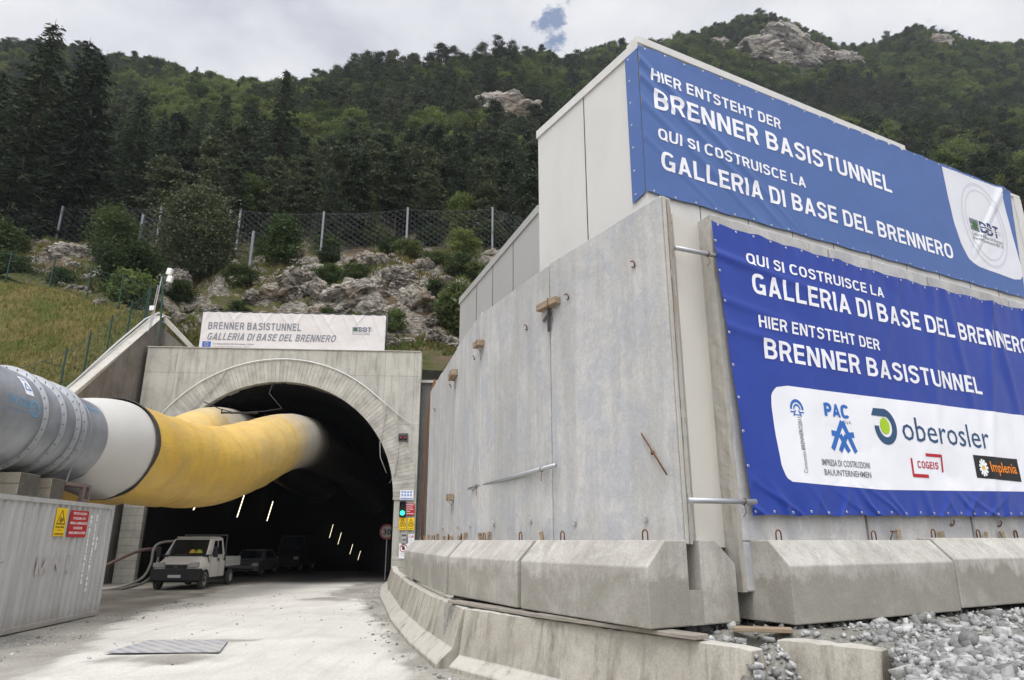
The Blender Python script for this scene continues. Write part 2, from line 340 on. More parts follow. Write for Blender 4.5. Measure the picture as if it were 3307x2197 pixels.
# ---- ground, road
def mud_mat():
    m=Mat('damp_gravel_soil',.9,spec=.25); co=m.coord(rnd=False); n1=m.noise(.7,7,.65,co,.4); n2=m.noise(14,5,.7,co)
    c=m.mix(m.ramp(n1,[(.35,0),(.65,1)]),(.15,.14,.115),(.26,.245,.205)); c=m.mix(.5,c,m.ramp(n2,[(.3,.3),(.7,1)]),'OVERLAY')
    m.col(c); m.bump(n2,.7,.04); m.bump(n1,.5,.1); return m.m
MUD=mud_mat()
tag(np_obj('ground',[(-160,-80,-.02),(160,-80,-.02),(160,36.4,-.02),(-160,36.4,-.02)],[(0,1,2,3)],MUD),kind='structure')
def tun_drop(Y): return -.0016*max(0,Y-42)**2 if Y<65 else -.0016*23**2-.0736*(Y-65)
def poly_sd(px,py,P):
    ins=False;d=1e9
    for i in range(len(P)):
        x0,y0=P[i];x1,y1=P[i-1]
        if (y0>py)!=(y1>py) and px<(x1-x0)*(py-y0)/(y1-y0)+x0: ins=not ins
        dx,dy=x1-x0,y1-y0;t=max(0,min(1,((px-x0)*dx+(py-y0)*dy)/(dx*dx+dy*dy))); d=min(d,hypot(px-x0-t*dx,py-y0-t*dy))
    return d if ins else -d
PALE=[(-4.2,4),(-5.6,8),(-7.5,11.2),(-7.92,13.6),(-8.85,15.8),(-10.19,19.6),(-11.3,25),(-12.3,32),(-12,36),(-7.2,36),(-7.4,32.5),(-6.95,27.5),(-5.75,25.9),(-4.85,23.8),(-3.85,20),(-2.95,17.2),(-2.1,13.5),(-1.58,11.2),(-.2,8),(1.0,5),(2,-3),(-3,-3)]
xs=np.linspace(-20.5,4,196); ys_=np.concatenate([np.linspace(-4,36.4,270),np.linspace(36.7,150,60)])
V=[];A=[]
for y in ys_:
    sh=-.07*max(0,y-35)
    for x in xs:
        X=x+sh; z=tun_drop(y)+.004+(fb(X*.5,y*.5,3)*.02 if y<36 else 0)
        edge=poly_sd(X,y,PALE) if y<37 else -1
        edge=min(edge,(hypot((X+6.25)/1.15,(y-12.95)/.42)-1)*.5,(hypot((X+6.6)/1.3,(y-15.3)/.22)-1)*.5,(hypot((X+6.4),(y-25.6)/.8)-1)*.8) if y<37 else edge
        edge+=fb(X*1.3,y*.8,7)*.42+fb(X*4,y*3,8)*.12
        V.append((X,y,z)); A.append(min(1,max(0,edge/.35+.5)))
n=len(xs); F=[(j*n+i,j*n+i+1,(j+1)*n+i+1,(j+1)*n+i) for j in range(len(ys_)-1) for i in range(n-1)]
m=Mat('concrete_road',.85,spec=.3); co=m.coord(rnd=False); at=m.n('ShaderNodeAttribute',attribute_name='dry'); n1=m.noise(.55,7,.62,co,.5); n2=m.noise(18,5,.7,co)
ln=m.noise(2.2,5,.6,m.coord((1.6,.18,1),rnd=False,rot=(0,0,.12)))
pale=m.mix(m.ramp(n1,[(.36,0),(.66,1)]),(.52,.505,.455),(.43,.415,.37)); pale=m.mix(m.math('MULTIPLY',m.ramp(ln,[(.5,0),(.75,1)]),.5),pale,(.36,.34,.295))
pale=m.mix(.3,pale,m.ramp(n2,[(.3,.3),(.7,.9)]),'OVERLAY')
damp=m.mix(m.ramp(n1,[(.35,0),(.65,1)]),(.18,.17,.145),(.30,.285,.245)); damp=m.mix(.4,damp,m.ramp(n2,[(.3,.3),(.7,1)]),'OVERLAY')
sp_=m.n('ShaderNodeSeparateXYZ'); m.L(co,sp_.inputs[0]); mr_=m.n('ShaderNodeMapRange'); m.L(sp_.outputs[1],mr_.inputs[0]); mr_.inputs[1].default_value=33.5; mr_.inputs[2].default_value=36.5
m.col(m.mix(mr_.outputs[0],m.mix(at.outputs['Fac'],damp,pale),(.04,.038,.034))); m.bump(n2,.4,.015); m.bump(m.noise(60,3,.7,co),.4,.008)  # muddy past the portal, near black to paint in the tunnel's shade
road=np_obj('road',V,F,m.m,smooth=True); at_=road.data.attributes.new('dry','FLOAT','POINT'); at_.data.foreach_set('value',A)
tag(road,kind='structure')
# ================================================================ tunnel portal
PO=(-19.15,34.6,0); PRZ=atan2(1.0,14.18)
portal=empty('tunnel_portal',PO,PRZ,'tall board-marked concrete tunnel portal with a dark horseshoe opening at the end of the road','tunnel portal')
CX,CZ,RI=7.1,3.95,6.1
def arc(r,n=48,a0=pi,a1=0): return [(CX+r*cos(a0+(a1-a0)*i/n),CZ+r*sin(a0+(a1-a0)*i/n)) for i in range(n+1)]
prof=[(0,0),(1.0,0)]+arc(RI)+[(13.2,0),(14.30,0),(14.30,11.75),(0,11.75)]
# face wall in strips so its faces stay convex
b=MB(); top=11.75
P=[(1.0,-.5)]+arc(RI)+[(13.2,-.5)]
for y,flip in ((0,0),(.9,1)):
    for (s0,z0),(s1,z1) in zip(P[1:-1],P[2:-1]): b.add([(s0,y,z0),(s1,y,z1),(s1,y,top),(s0,y,top)],[(0,1,2,3)])
    b.add([(0,y,-.5),(1.0,y,-.5),(1.0,y,top),(0,y,top)],[(0,1,2,3)]); b.add([(13.2,y,-.5),(14.30,y,-.5),(14.30,y,top),(13.2,y,top)],[(0,1,2,3)])
b.add([(0,0,top),(14.30,0,top),(14.30,.9,top),(0,.9,top)],[(0,1,2,3)])
for s in (0,14.30): b.add([(s,0,-.5),(s,.9,-.5),(s,.9,top),(s,0,top)],[(0,1,2,3)])
me=b.mesh('face_wall',C_FACE); link('face_wall',me,portal)
b=MB(); b.box(-.05,14.27,-.05,.95,11.752,11.80); b.obj('coping',C_COPE,portal,bevel=.01)
for s0,s1 in ((.02,1.02),(13.2,14.1)):
    b=MB(); b.box(s0,s1,-.045,.3,-.3,3.6 if s0<1 else 1.2); b.obj('jamb',C_JAMB,portal,bevel=.02)
b=MB(); nv=104
for i in range(nv):
    a0=pi-(pi*i/nv)-.0007; a1=pi-(pi*(i+1)/nv)+.0007; j=random.uniform(-.006,.006); ro=7.22+random.uniform(-.01,.01)
    q=[(CX+r*cos(a),CZ+r*sin(a)) for r,a in ((RI-.06,a0),(ro,a0),(ro,a1),(RI-.06,a1))]
    q=[(min(14.2,max(.03,x)),z) for x,z in q]
    b.add([(x,-.06+j,z) for x,z in q]+[(x,.5,z) for x,z in q],[(0,1,2,3),(0,1,5,4),(1,2,6,5),(2,3,7,6),(3,0,4,7)])
b.obj('arch_ring',C_RING,portal)
# thin pipe following the ring, then running straight to the edge
b=MB(); pp=[(CX+7.26*cos(a),-.1,CZ+7.26*sin(a)) for a in np.linspace(pi*.80,pi*.27,40)]; pp=[(.3,-.1,6.6)]+pp+[(14.1,-.1,7.62)]
b.tube(pp,.028,6); b.obj('conduit',WHITEP,portal,True)
for (pl) in ([(4.15,-.12,10.55),(3.9,-.13,9.9),(3.3,-.13,9.2),(2.9,-.13,8.6),(2.2,-.1,8.0)],[(12.5,-.12,9.1),(12.55,-.14,8.2),(12.35,-.14,6.8),(12.4,-.14,6.1),(12.75,-.12,5.3)],[(13.3,-.1,6.9),(13.28,-.12,6.0),(13.2,-.1,5.2),(12.9,.1,4.8)]):
    b=MB(); b.tube(pl,.02,5); b.obj('cable',plain('grey_cable',(.35,.34,.31)) if 'grey_cable' not in bpy.data.materials else bpy.data.materials['grey_cable'],portal,True)
# lining
b=MB(); prof=[(1.05,0)]+arc(6.0,36)+[(13.15,0)]; NY=70; st=[]
for j in range(NY+1):
    y=.3+j*1.9
    for k,(s_,z_) in enumerate(prof):
        r=fb(s_*.6,y*.5,z_*.6,4)*.16
        dx,dz=s_-CX,z_-3; l=hypot(dx,dz); st.append((s_+dx/l*r,y,z_+dz/l*r+tun_drop(y+35)-(.6 if k in (0,len(prof)-1) else 0)))
n=len(prof)
fs=[(j*n+k,j*n+k+1,(j+1)*n+k+1,(j+1)*n+k) for j in range(NY) for k in range(n-1)]
b.add(st,fs); b.add([st[NY*n+k] for k in range(n)],[tuple(range(n))])
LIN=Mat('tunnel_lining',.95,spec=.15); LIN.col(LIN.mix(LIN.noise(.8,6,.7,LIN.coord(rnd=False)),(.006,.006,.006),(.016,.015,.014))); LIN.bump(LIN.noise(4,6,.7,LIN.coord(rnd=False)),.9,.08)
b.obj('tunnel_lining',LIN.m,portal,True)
def P2W(s,y,z): return (PO[0]+s*cos(PRZ)-y*sin(PRZ),PO[1]+s*sin(PRZ)+y*cos(PRZ),z)
# wall lights deep in the tunnel
EM=Mat('lit_tube'); EM.b.inputs['Emission Color'].default_value=(1,.86,.6,1); EM.b.inputs['Emission Strength'].default_value=2.6
for (y,zc,L_,lab) in ((5.5,4.0,.7,'tube light on the left tunnel wall, nearest the mouth, behind the duct'),(13.5,4.25,1.5,'longest lit tube on the left tunnel wall, right of the white truck cab'),(21,4.2,1.5,'second long lit tube on the left tunnel wall'),(48,3.0,1.5,'first of the small lit tubes deep in the tunnel'),(54,2.2,1.4,'second small lit tube deep in the tunnel'),(64,.8,1.3,'third small lit tube deep in the tunnel'),(72,-.2,1.3,'last and lowest lit tube deep in the tunnel')):
    t=empty('tunnel_light',P2W(1.35,y,zc),PRZ,lab,'light','lit tubes along the tunnel wall')
    b=MB(); w=.028 if y<30 else .020; b.tube([(-.03,0,-L_/2),(.28,.05,L_/2)],w,6); b.obj('tube',EM.m,t,True)
    b=MB(); b.tube([(-.09,.02,-L_/2-.05),(.22,.07,L_/2+.05)],w*1.3,6); b.obj('bracket',DSTEEL,t,True)
# wing wall on the left
wing=empty('wing_wall',(-19.4,36.2,0),0,'dark stained sloping concrete wing wall with pale coping left of the tunnel portal','wall')
b=MB(); b.prism([(-13,-.3),(0,-.3),(0,13.3),(-.3,13.75),(-6.7,7.85),(-13,2.0)],-.55,0); b.obj('wall_slab',C_WING,wing,bevel=.02)
b=MB(); b.prism([(-13,2.0),(-6.7,7.86),(-.3,13.8),(-.05,14.02),(-6.7,8.16),(-13,2.32)],-.62,.05); b.obj('coping',C_COPE,wing,bevel=.02)
b=MB(); b.prism([(0,13.3),(1.7,11.9),(1.7,11.2),(0,12.4)],.001,.35,'y'); b.obj('return_wall',C_WING,wing)
b=MB(); b.prism([(-.02,14.0),(1.75,12.3),(1.75,12.05),(-.02,13.7)],-.02,.38,'y'); b.obj('return_coping',C_COPE,wing)
b=MB(); b.tube([(-.45,-6.4,8.45),(-.5,-3.2,11.5),(-.48,-1.0,13.5),(-.3,-.1,14.15),(.3,.1,13.9)],[.05]*5,7); b.obj('hose',plain('grey_hose',(.45,.46,.46)),wing,True)
# retaining wall right of the portal
rw=empty('retaining_wall',(-4.9,36.3,0),.05,'dark sprayed-concrete retaining wall right of the portal','wall')
b=MB(); b.box(0,14,0,.6,-.3,10.2); b.obj('wall_slab',C_DARK,rw)
b=MB(); b.box(-.05,14,-.1,.7,10.2,10.35); b.obj('cap',C_COPE,rw)
b=MB(); b.tube([(.42,-.5,0),(.35,-.5,4),(.42,-.5,8),(.55,-.45,9.3),(.75,-.4,10.3)],.07,6); tag(b.obj('drain_hose',RUST,None,True,loc=(-4.9,36.3,0)),'brown upright hose beside the right edge of the portal','hose')
# ================================================================ lettering
def glyphs():
    T=.17
    def arcp(cx,cy,rx,ry,a0,a1,n=8): return [(cx+rx*cos(rad(a0+(a1-a0)*i/n)),cy+ry*sin(rad(a0+(a1-a0)*i/n))) for i in range(n+1)]
    def sup(cx,cy,rx,ry,a0,a1,n=20,e=.72):
        o=[]
        for i in range(n+1):
            a=rad(a0+(a1-a0)*i/n); c_,s_=cos(a),sin(a); o.append((cx+rx*math.copysign(abs(c_)**e,c_),cy+ry*math.copysign(abs(s_)**e,s_)))
        return o
    h=T/2; t=1-h
    G={}
    V=lambda x:('p',[(x,0),(x,1)]); H=lambda y,a,b:('p',[(a,y),(b,y)])
    G['I']=(T,[V(h)])
    G['L']=(.55,[V(h),H(h,T,.55)]); G['T']=(.60,[V(.30),H(t,0,.60)])
    G['E']=(.57,[V(h),H(h,T,.57),H(.52,T,.53),H(t,T,.57)])
    G['H']=(.66,[V(h),V(.66-h),H(.52,T,.66-T)])
    G['N']=(.67,[V(h),V(.67-h),('d',(.0,1),(.67-T*1.15,0),T*1.15)])
    G['U']=(.65,[('p',[(h,1)]+sup(.325,.34,.325-h,.34-h,180,360)+[(.65-h,1)])])
    G['A']=(.70,[('d',(.26,1),(0,0),T*1.05),('d',(.26,1),(.70-T*1.05,0),T*1.05),H(.28,.14,.56)])
    G['V']=(.68,[('d',(0,1),(.25,0),T*1.05),('d',(.68-T*1.05,1),(.25,0),T*1.05)])
    bow=lambda y0,y1,w:('p',[(T*.8,y1)]+arcp(w-(y1-y0)/2-h,(y0+y1)/2,(y1-y0)/2,(y1-y0)/2,90,-90)+[(T*.8,y0)])
    G['B']=(.64,[V(h),bow(.53,t,.62),bow(h,.53,.65)])
    G['P']=(.61,[V(h),bow(.43,t,.62)])
    G['R']=(.64,[V(h),bow(.47,t,.63),('d',(.30,.47),(.64-T*1.1,0),T*1.1)])
    G['D']=(.65,[V(h),('p',[(T*.8,t)]+sup(.30,.5,.35-h,.5-h,90,-90)+[(T*.8,h)])])
    G['O']=(.70,[('p',sup(.35,.5,.35-h,.5-h,90,450,32)+sup(.35,.5,.35-h,.5-h,90,95,1))])
    G['Q']=(.70,[G['O'][1][0],('d',(.40,.25),(.58,-.04),T)])
    G['C']=(.66,[('p',sup(.35,.5,.35-h,.5-h,38,322,28))])
    G['G']=(.69,[('p',sup(.35,.5,.35-h,.5-h,40,335,28)),H(.43,.38,.67),('p',[(.67-h,.0),(.67-h,.5)])])
    G['S']=(.63,[('p',[(.56,.76),(.53,.84),(.45,.905),(.33,t+.01),(.2,.905),(.11,.82),(.10,.72),(.14,.63),(.24,.57),(.40,.52),(.50,.46),(.545,.37),(.545,.26),(.50,.17),(.42,.105),(.30,.075),(.19,.095),(.11,.16),(.075,.26)])])
    G['K']=(.66,[V(h),('d',(.66-T*1.3,1),(.12,.42),T*1.25),('d',(.24,.55),(.66-T*1.2,0),T*1.2)])
    G['F']=(.55,[V(h),H(.50,T,.51),H(t,T,.55)])
    G['M']=(.80,[V(h),V(.80-h),('d',(0,1),(.32,0),T),('d',(.80-T,1),(.32,0),T)])
    G['Z']=(.60,[H(h,0,.6),H(t,0,.6),('d',(.38,.9),(0,.1),T*1.3)])
    return G
GL=glyphs(); TT=.17
def stroke_quads(prim):
    if prim[0]=='d':
        _,(xa,ya),(xb,yb),w=prim; return [[(xa,ya),(xa+w,ya),(xb+w,yb),(xb,yb)]]
    P=prim[1]; h=TT/2; n=len(P); L=[];R=[]
    closed=hypot(P[0][0]-P[-1][0],P[0][1]-P[-1][1])<.06 and n>6
    for i in range(n):
        a=P[i-1] if i else P[0]; b=P[i+1] if i<n-1 else P[-1]
        d1=(P[i][0]-a[0],P[i][1]-a[1]); d2=(b[0]-P[i][0],b[1]-P[i][1])
        l1=hypot(*d1) or 1;l2=hypot(*d2) or 1; d1=(d1[0]/l1,d1[1]/l1);d2=(d2[0]/l2,d2[1]/l2)
        if i==0:d1=d2
        if i==n-1:d2=d1
        tx,ty=d1[0]+d2[0],d1[1]+d2[1]; l=hypot(tx,ty) or 1; nx,ny=-ty/l,tx/l
        k=h/max(.6,(nx*-d1[1]+ny*d1[0])); L.append((P[i][0]+nx*k,P[i][1]+ny*k)); R.append((P[i][0]-nx*k,P[i][1]-ny*k))
    return [[R[i],R[i+1],L[i+1],L[i]] for i in range(n-1)]
def line_polys(text,x0,x1,y0,y1,slant=0,gap=.13,space=.30):
    w=0
    for ch in text: w+= space if ch==' ' else GL[ch][0]+gap
    w-=gap; sx=(x1-x0)/w; sy=y1-y0; x=0; out=[]
    for ch in text:
        if ch==' ': x+=space; continue
        for li,pr in enumerate(GL[ch][1]):
            for q in stroke_quads(pr):
                out.append(([(x0+(x+a)*sx+slant*b*sy,y0+b*sy) for a,b in q],li))
        x+=GL[ch][0]+gap
    return out
def polys_mesh(name,polys,mapf,mat,parent,lift=.007,grid=.07,step=.0005):
    bm=bmesh.new(); lay=bm.verts.layers.float.new('l')
    for q,li in polys:
        vv=[bm.verts.new((a,0,b)) for a,b in q]
        for v in vv: v[lay]=li
        try: bm.faces.new(vv)
        except ValueError: pass
    if grid and bm.verts:
        bm.verts.ensure_lookup_table(); xs_=[v.co.x for v in bm.verts]; zs_=[v.co.z for v in bm.verts]
        for ax,lo,hi in ((0,min(xs_),max(xs_)),(2,min(zs_),max(zs_))):
            k=math.ceil(lo/grid)*grid
            while k<hi:
                no=(1,0,0) if ax==0 else (0,0,1); co=(k,0,0) if ax==0 else (0,0,k)
                bmesh.ops.bisect_plane(bm,geom=bm.verts[:]+bm.edges[:]+bm.faces[:],plane_co=co,plane_no=no,dist=1e-6); k+=grid
    for v in bm.verts: v.co=mapf(v.co.x,v.co.z,lift+step*v[lay])
    for f in bm.faces:
        f.normal_update()
    me=bpy.data.meshes.new(name); bm.to_mesh(me); bm.free(); me.materials.append(mat)
    return link(name,me,parent)
def text_polys(text,x0,x1,y0,y1,bold=0.0,slant=0,rot=0):
    """system outline lettering fitted to a box; returns polygons"""
    c=bpy.data.curves.new('t','FONT'); c.body=text; c.offset=bold; c.resolution_u=2; c.shear=slant
    o=bpy.data.objects.new('t',c); COL.objects.link(o); dg=bpy.context.evaluated_depsgraph_get(); dg.update()
    me=bpy.data.meshes.new_from_object(o.evaluated_get(dg)); bpy.data.objects.remove(o); bpy.data.curves.remove(c)
    vs=[(v.co.x,v.co.y) for v in me.vertices]; fs=[tuple(p.vertices) for p in me.polygons]; bpy.data.meshes.remove(me)
    ax,bx=min(v[0] for v in vs),max(v[0] for v in vs); ay,by=min(v[1] for v in vs),max(v[1] for v in vs)
    W_,H_=max(1e-6,bx-ax),max(1e-6,by-ay)
    if rot: f=lambda v:(x1-(v[1]-ay)/H_*(x1-x0), y0+(v[0]-ax)/W_*(y1-y0))
    else: f=lambda v:(x0+(v[0]-ax)/W_*(x1-x0),y0+(v[1]-ay)/H_*(y1-y0))
    return [([f(vs[i]) for i in q],0) for q in fs]
def flat(x,z,l): return Vector((x,-l,z))
# ================================================================ banners
def cloth(name,mapf,s0,s1,z0,z1,ns,nz,mat,parent,edge=None):
    vs=[];fs=[]
    for i in range(ns+1):
        for j in range(nz+1):
            s_=s0+(s1-s0)*i/ns; z_=z0+(z1-z0)*j/nz
            if edge: s_,z_=edge(s_,z_,i/ns,j/nz)
            vs.append(mapf(s_,z_,0))
    k=nz+1; fs=[(i*k+j,(i+1)*k+j,(i+1)*k+j+1,i*k+j+1) for i in range(ns) for j in range(nz)]
    return np_obj(name,vs,fs,mat,parent,smooth=True)
def vinyl(name,c,rough=.45):
    m=Mat(name,rough,spec=.35); co=m.coord(rnd=False); m.col(m.mix(m.noise(.9,4,.6,co),tuple(x*.9 for x in c),tuple(min(1,x*1.1) for x in c)))
    m.bump(m.noise(260,1,.5,co),.06,.001); return m.m
BLUE1=vinyl('faded_blue_vinyl',(.066,.128,.325),.55); BLUE2=vinyl('blue_vinyl',(.016,.046,.29),.4); GREYV=vinyl('white_vinyl',(.62,.59,.57),.5)
LOGOW=vinyl('logo_white_vinyl',(.66,.67,.70),.55); PRINTW=vinyl('print_white',(.80,.80,.83),.55)
LBLUE=plain('logo_blue',(.03,.14,.45),var=.03); LNAVY=plain('logo_navy',(.03,.08,.16),var=.03); LGREEN=plain('logo_green',(.36,.55,.02),var=.03); LRED=plain('logo_red',(.45,.02,.03),var=.03); LBLACK=plain('logo_black',(.015,.015,.015),var=.03); LORANGE=plain('logo_orange',(.85,.25,.02),var=.03); LGREY=plain('logo_grey',(.16,.17,.19),var=.03); LDG=plain('logo_dark_green',(.04,.12,.03),var=.03); LEU=plain('eu_blue',(.03,.12,.42),var=.03); YEL=plain('sign_yellow',(.78,.50,.01),var=.05); REDS=plain('sign_red',(.42,.02,.02),var=.06)
EYE=plain('eyelet_metal',(.6,.6,.58),.3,.8)
def eyelet_mesh():
    b=MB(); n=10
    vs=[];fs=[]
    for r,y in ((.009,-.002),(.017,-.005),(.020,0)):
        for k in range(n): vs.append((r*cos(2*pi*k/n),y,r*sin(2*pi*k/n)))
    for a in range(2):
        for k in range(n): fs.append((a*n+k,a*n+(k+1)%n,(a+1)*n+(k+1)%n,(a+1)*n+k))
    b.add(vs,fs); return b.mesh('eyelet',EYE,True)
EYM=eyelet_mesh()
def circ(cx,cz,rx,rz=None,n=24,a0=0,a1=360): 
    rz=rz or rx; return [(cx+rx*cos(rad(a0+(a1-a0)*k/n)),cz+rz*sin(rad(a0+(a1-a0)*k/n))) for k in range(n if a1-a0==360 else n+1)]
def ringp(cx,cz,r0,r1,a0=0,a1=360,n=24,kx=1,ky=1):
    o=[]
    for k in range(n):
        a,b_=rad(a0+(a1-a0)*k/n),rad(a0+(a1-a0)*(k+1)/n)
        o.append(([(cx+r0*cos(a)*kx,cz+r0*sin(a)*ky),(cx+r1*cos(a)*kx,cz+r1*sin(a)*ky),(cx+r1*cos(b_)*kx,cz+r1*sin(b_)*ky),(cx+r0*cos(b_)*kx,cz+r0*sin(b_)*ky)],0))
    return o
def seg(p,q,w):
    dx,dz=q[0]-p[0],q[1]-p[1];l=hypot(dx,dz);nx,nz=-dz/l*w/2,dx/l*w/2
    return ([(p[0]+nx,p[1]+nz),(p[0]-nx,p[1]-nz),(q[0]-nx,q[1]-nz),(q[0]+nx,q[1]+nz)],0)
# ---- upper banner: wraps the building corner
BR=atan2(15.95-10.21,13.12-2.25)    # direction of the long right-hand wall
BC=(2.25,10.21,0); LR=rad(-59.4)     # left wall: local x points towards the corner
def wrk1(s,z):
    u_=z-.45*s; w=.016*fb(s*.5,z*.5,3,3)
    for c0,wd,a in ((10.15,.09,.036),(9.8,.08,.032),(9.3,.10,.024),(8.6,.10,.018)):
        line=c0-.62*(s-.0)-.02*s*s; w+=a*math.exp(-((z-line)/wd)**2)*max(0,1-s/5.5)
    line=10.35-(11.3-s)*1.15; w+=.04*math.exp(-((z-line)/.16)**2)*min(1,max(0,(s-9.4)/.5))*(1 if s<11.9 else 0)
    w=abs(w)+.012*math.exp(-abs(10.45+.012*s-z)/.18)*abs(sin((s-.12)*pi/.458))+.010*math.exp(-abs(z-7.56)/.15)*abs(sin((s-.12)*pi/.458))
    return .03+w
cb_,sb_=cos(BR),sin(BR)
b1=empty('banner',BC,BR,'long faded blue banner with white text and logo field, high on the metal building','banner')
def map1(s,z,l):
    d=wrk1(max(s,0),z)+l
    if s>=-.05: return Vector((s,-d,z))
    s+=.05
    # flap on the left wall, in this object's local frame
    ca=cos(LR-BR);sa=sin(LR-BR); lx=s; ly=-(.03+l+.004*abs(fb(s*3,z*2,5)))
    corner=Vector((-.03*0,0,0)); return Vector((lx*ca-ly*sa,lx*sa+ly*ca,z))
TOP1=lambda s:10.44+.012*s+.02*sin(s*2.9)**2; BOT1=lambda s:7.56+.004*s-.02*sin(s*2.7)**2
def e1(s,z,a,b_):
    bo,to=BOT1(s),TOP1(s); z=bo+(to-bo)*b_
    if a>.999: s=11.88-.42*(1-b_)
    return s,z
cloth('sheet',map1,0,11.86,7.58,10.5,330,84,BLUE1,b1,lambda s,z,a,b_:(-.045+a*(11.915-.4*(1-b_)*a),BOT1(s)+(TOP1(s)-BOT1(s))*b_))
cloth('side_flap',lambda s,z,l:map1(min(s,-.0501),z,l),-.39,-.0501,7.5,10.4,6,30,BLUE1,b1,lambda s,z,a,b_:(s,(7.48+.08*a)+((10.40+.04*a)-(7.48+.08*a))*b_))
for pol in (line_polys('HIER ENTSTEHT DER',.21,3.46,9.80,10.03),line_polys('BRENNER BASISTUNNEL',.25,6.79,9.24,9.63),line_polys('QUI SI COSTRUISCE LA',.29,3.97,8.64,8.86),line_polys('GALLERIA DI BASE DEL BRENNERO',.32,8.68,8.06,8.42)): polys_mesh('lettering',pol,map1,PRINTW,b1)
fld=[(8.93,10.52),(8.95,9.7),(9.0,9.0),(9.1,8.55),(9.3,8.2),(9.6,8.08),(11.1,8.02),(11.4,8.06),(11.55,8.2),(11.58,8.5),(11.5,9.3),(11.4,10.54)]
def inx(P,z):
    xs=[]
    for i in range(len(P)):
        (x0,z0),(x1,z1)=P[i-1],P[i]
        if (z0>z)!=(z1>z): xs.append(x0+(x1-x0)*(z-z0)/(z1-z0))
    return min(xs),max(xs)
def fill(P,n=40):
    zs=[p[1] for p in P]; lo,hi=min(zs)+1e-4,max(zs)-1e-4; o=[]
    for i in range(n):
        a=lo+(hi-lo)*i/n;b_=lo+(hi-lo)*(i+1)/n; (l0,r0),(l1,r1)=inx(P,a),inx(P,b_); o.append(([(l0,a),(r0,a),(r1,b_),(l1,b_)],0))
    return o
polys_mesh('logo_field',fill(fld,44),map1,LOGOW,b1,lift=.003)
polys_mesh('logo_rings',ringp(10.3,9.28,.92,.98,kx=.93,ky=1.13,n=48)+ringp(10.3,9.28,.78,.82,kx=.93,ky=1.13,n=48),map1,plain('pale_grey_print',(.56,.57,.60),var=.02),b1,lift=.006)
def bbt(x0,x1,z0,z1,mapf,parent,navy,lift=.007,sub=True):
    w=x1-x0;h=z1-z0; sq=w*.27
    polys_mesh('logo_square',[([(x0,z0),(x0+sq,z0),(x0+sq,z0+h*.42),(x0,z0+h*.42)],0),([(x0,z0+h*.5),(x0+sq,z0+h*.5),(x0+sq,z1),(x0,z1)],0)],mapf,LGREY,parent,lift)
    polys_mesh('logo_spiral',ringp(x0+sq*.55,z0+h*.46,0,sq*.30,n=18,ky=1.1),mapf,LDG,parent,lift+.002)
    polys_mesh('logo_letters',[q for q in line_polys('BBT',x0+sq*1.12,x1-.08*w,z0,z1,slant=-.0,gap=.08)],mapf,navy,parent,lift)
    polys_mesh('logo_bars',[([(x0+sq*1.1,z0+h*k),(x1,z0+h*k),(x1,z0+h*(k+.07)),(x0+sq*1.1,z0+h*(k+.07))],0) for k in (.36,.56)],mapf,LOGOW if parent is b1 else (GREYV),parent,lift+.003)
bbt(9.66,10.95,9.02,9.33,map1,b1,plain('logo_navy_dark',(.03,.05,.14),var=.03))
polys_mesh('small_lettering',text_polys('Galleria di Base del Brennero',9.68,11.0,8.89,8.98)+text_polys('Brenner Basistunnel BBT SE',9.68,10.95,8.78,8.87),map1,LGREY,b1,.006)
for i in range(26):
    s=.12+i*.458
    for z in ((TOP1(s)-.035),(BOT1(s)+.035)): link('eyelet',EYM,b1,map1(s,z,.004))
for i in range(7): link('eyelet',EYM,b1,map1(-.30,7.62+i*.45,.004),rot=(0,0,LR-BR))
# ---- lower banner
LB_O=(3.066,9.336); LBR=atan2(13.28-9.41,10.32-3.03)
b2=empty('banner',(3.003,9.345,0),LBR,'bright blue creased banner with a row of builders logos, low on the concrete panels','banner')
PLEATS=[(c_+random.uniform(-.12,.12),random.choice((-1,1))*random.uniform(.25,2.2),random.uniform(.012,.045),random.uniform(.02,.06)) for c_ in np.arange(.15,9.6,.31)]
def wrk2(s,z):
    w=.03*abs(fb(s*.55,z*.45,11,4))
    bb=max(0,1-(z-2.35)/.62)**1.3 if z<2.97 else 0                       # pleats along the pulled hem
    for c0,sl,am,wd in PLEATS:
        if abs(s-c0)<1.6: w+=am*math.exp(-((s-c0-sl*(z-2.35)-.12*sin(z*9+c0*5)*.3)/(wd+.16*(z-2.35)))**2)*bb
    for c0,sl,a in ((4.9,.25,.022),(5.9,-.1,.03),(6.6,.3,.04),(7.4,-.12,.04),(8.2,.15,.05),(3.4,.5,.012),(9,.1,.05)):
        w+=a*math.exp(-((s-c0-sl*(z-4.6))/.12)**2)*min(1,.35+max(0,(z-3.8)/2))
    for c0,a in ((6.05,.03),(5.35,.018),(4.95,.018)): w+=a*math.exp(-((z-c0+.42*s*.25)/.07)**2)*max(0,1-s/3.2)
    w+=.016*math.exp(-abs(TOP2(s)-z)/.16)*abs(sin(s*pi/.36))+.012*math.exp(-abs(z-BOT2(s))/.1)*abs(sin((s-.1)*pi/.36))
    return .045+w
def map2(s,z,l): return Vector((s,-wrk2(s,z)-l,z))
TOP2=lambda s:6.58-.09*sin(min(1,max(0,s/9.2))*pi)**.7-.03*abs(sin(s*3.4)); BOT2=lambda s:2.31+.012*s+.02*abs(sin(s*3.6))
cloth('sheet',map2,0,9.6,2.3,6.6,320,150,BLUE2,b2,lambda s,z,a,b_:((-.07+.28*(1-b_))+a*(9.6-(-.07+.28*(1-b_))),BOT2(s)+(TOP2(s)-BOT2(s))*b_))
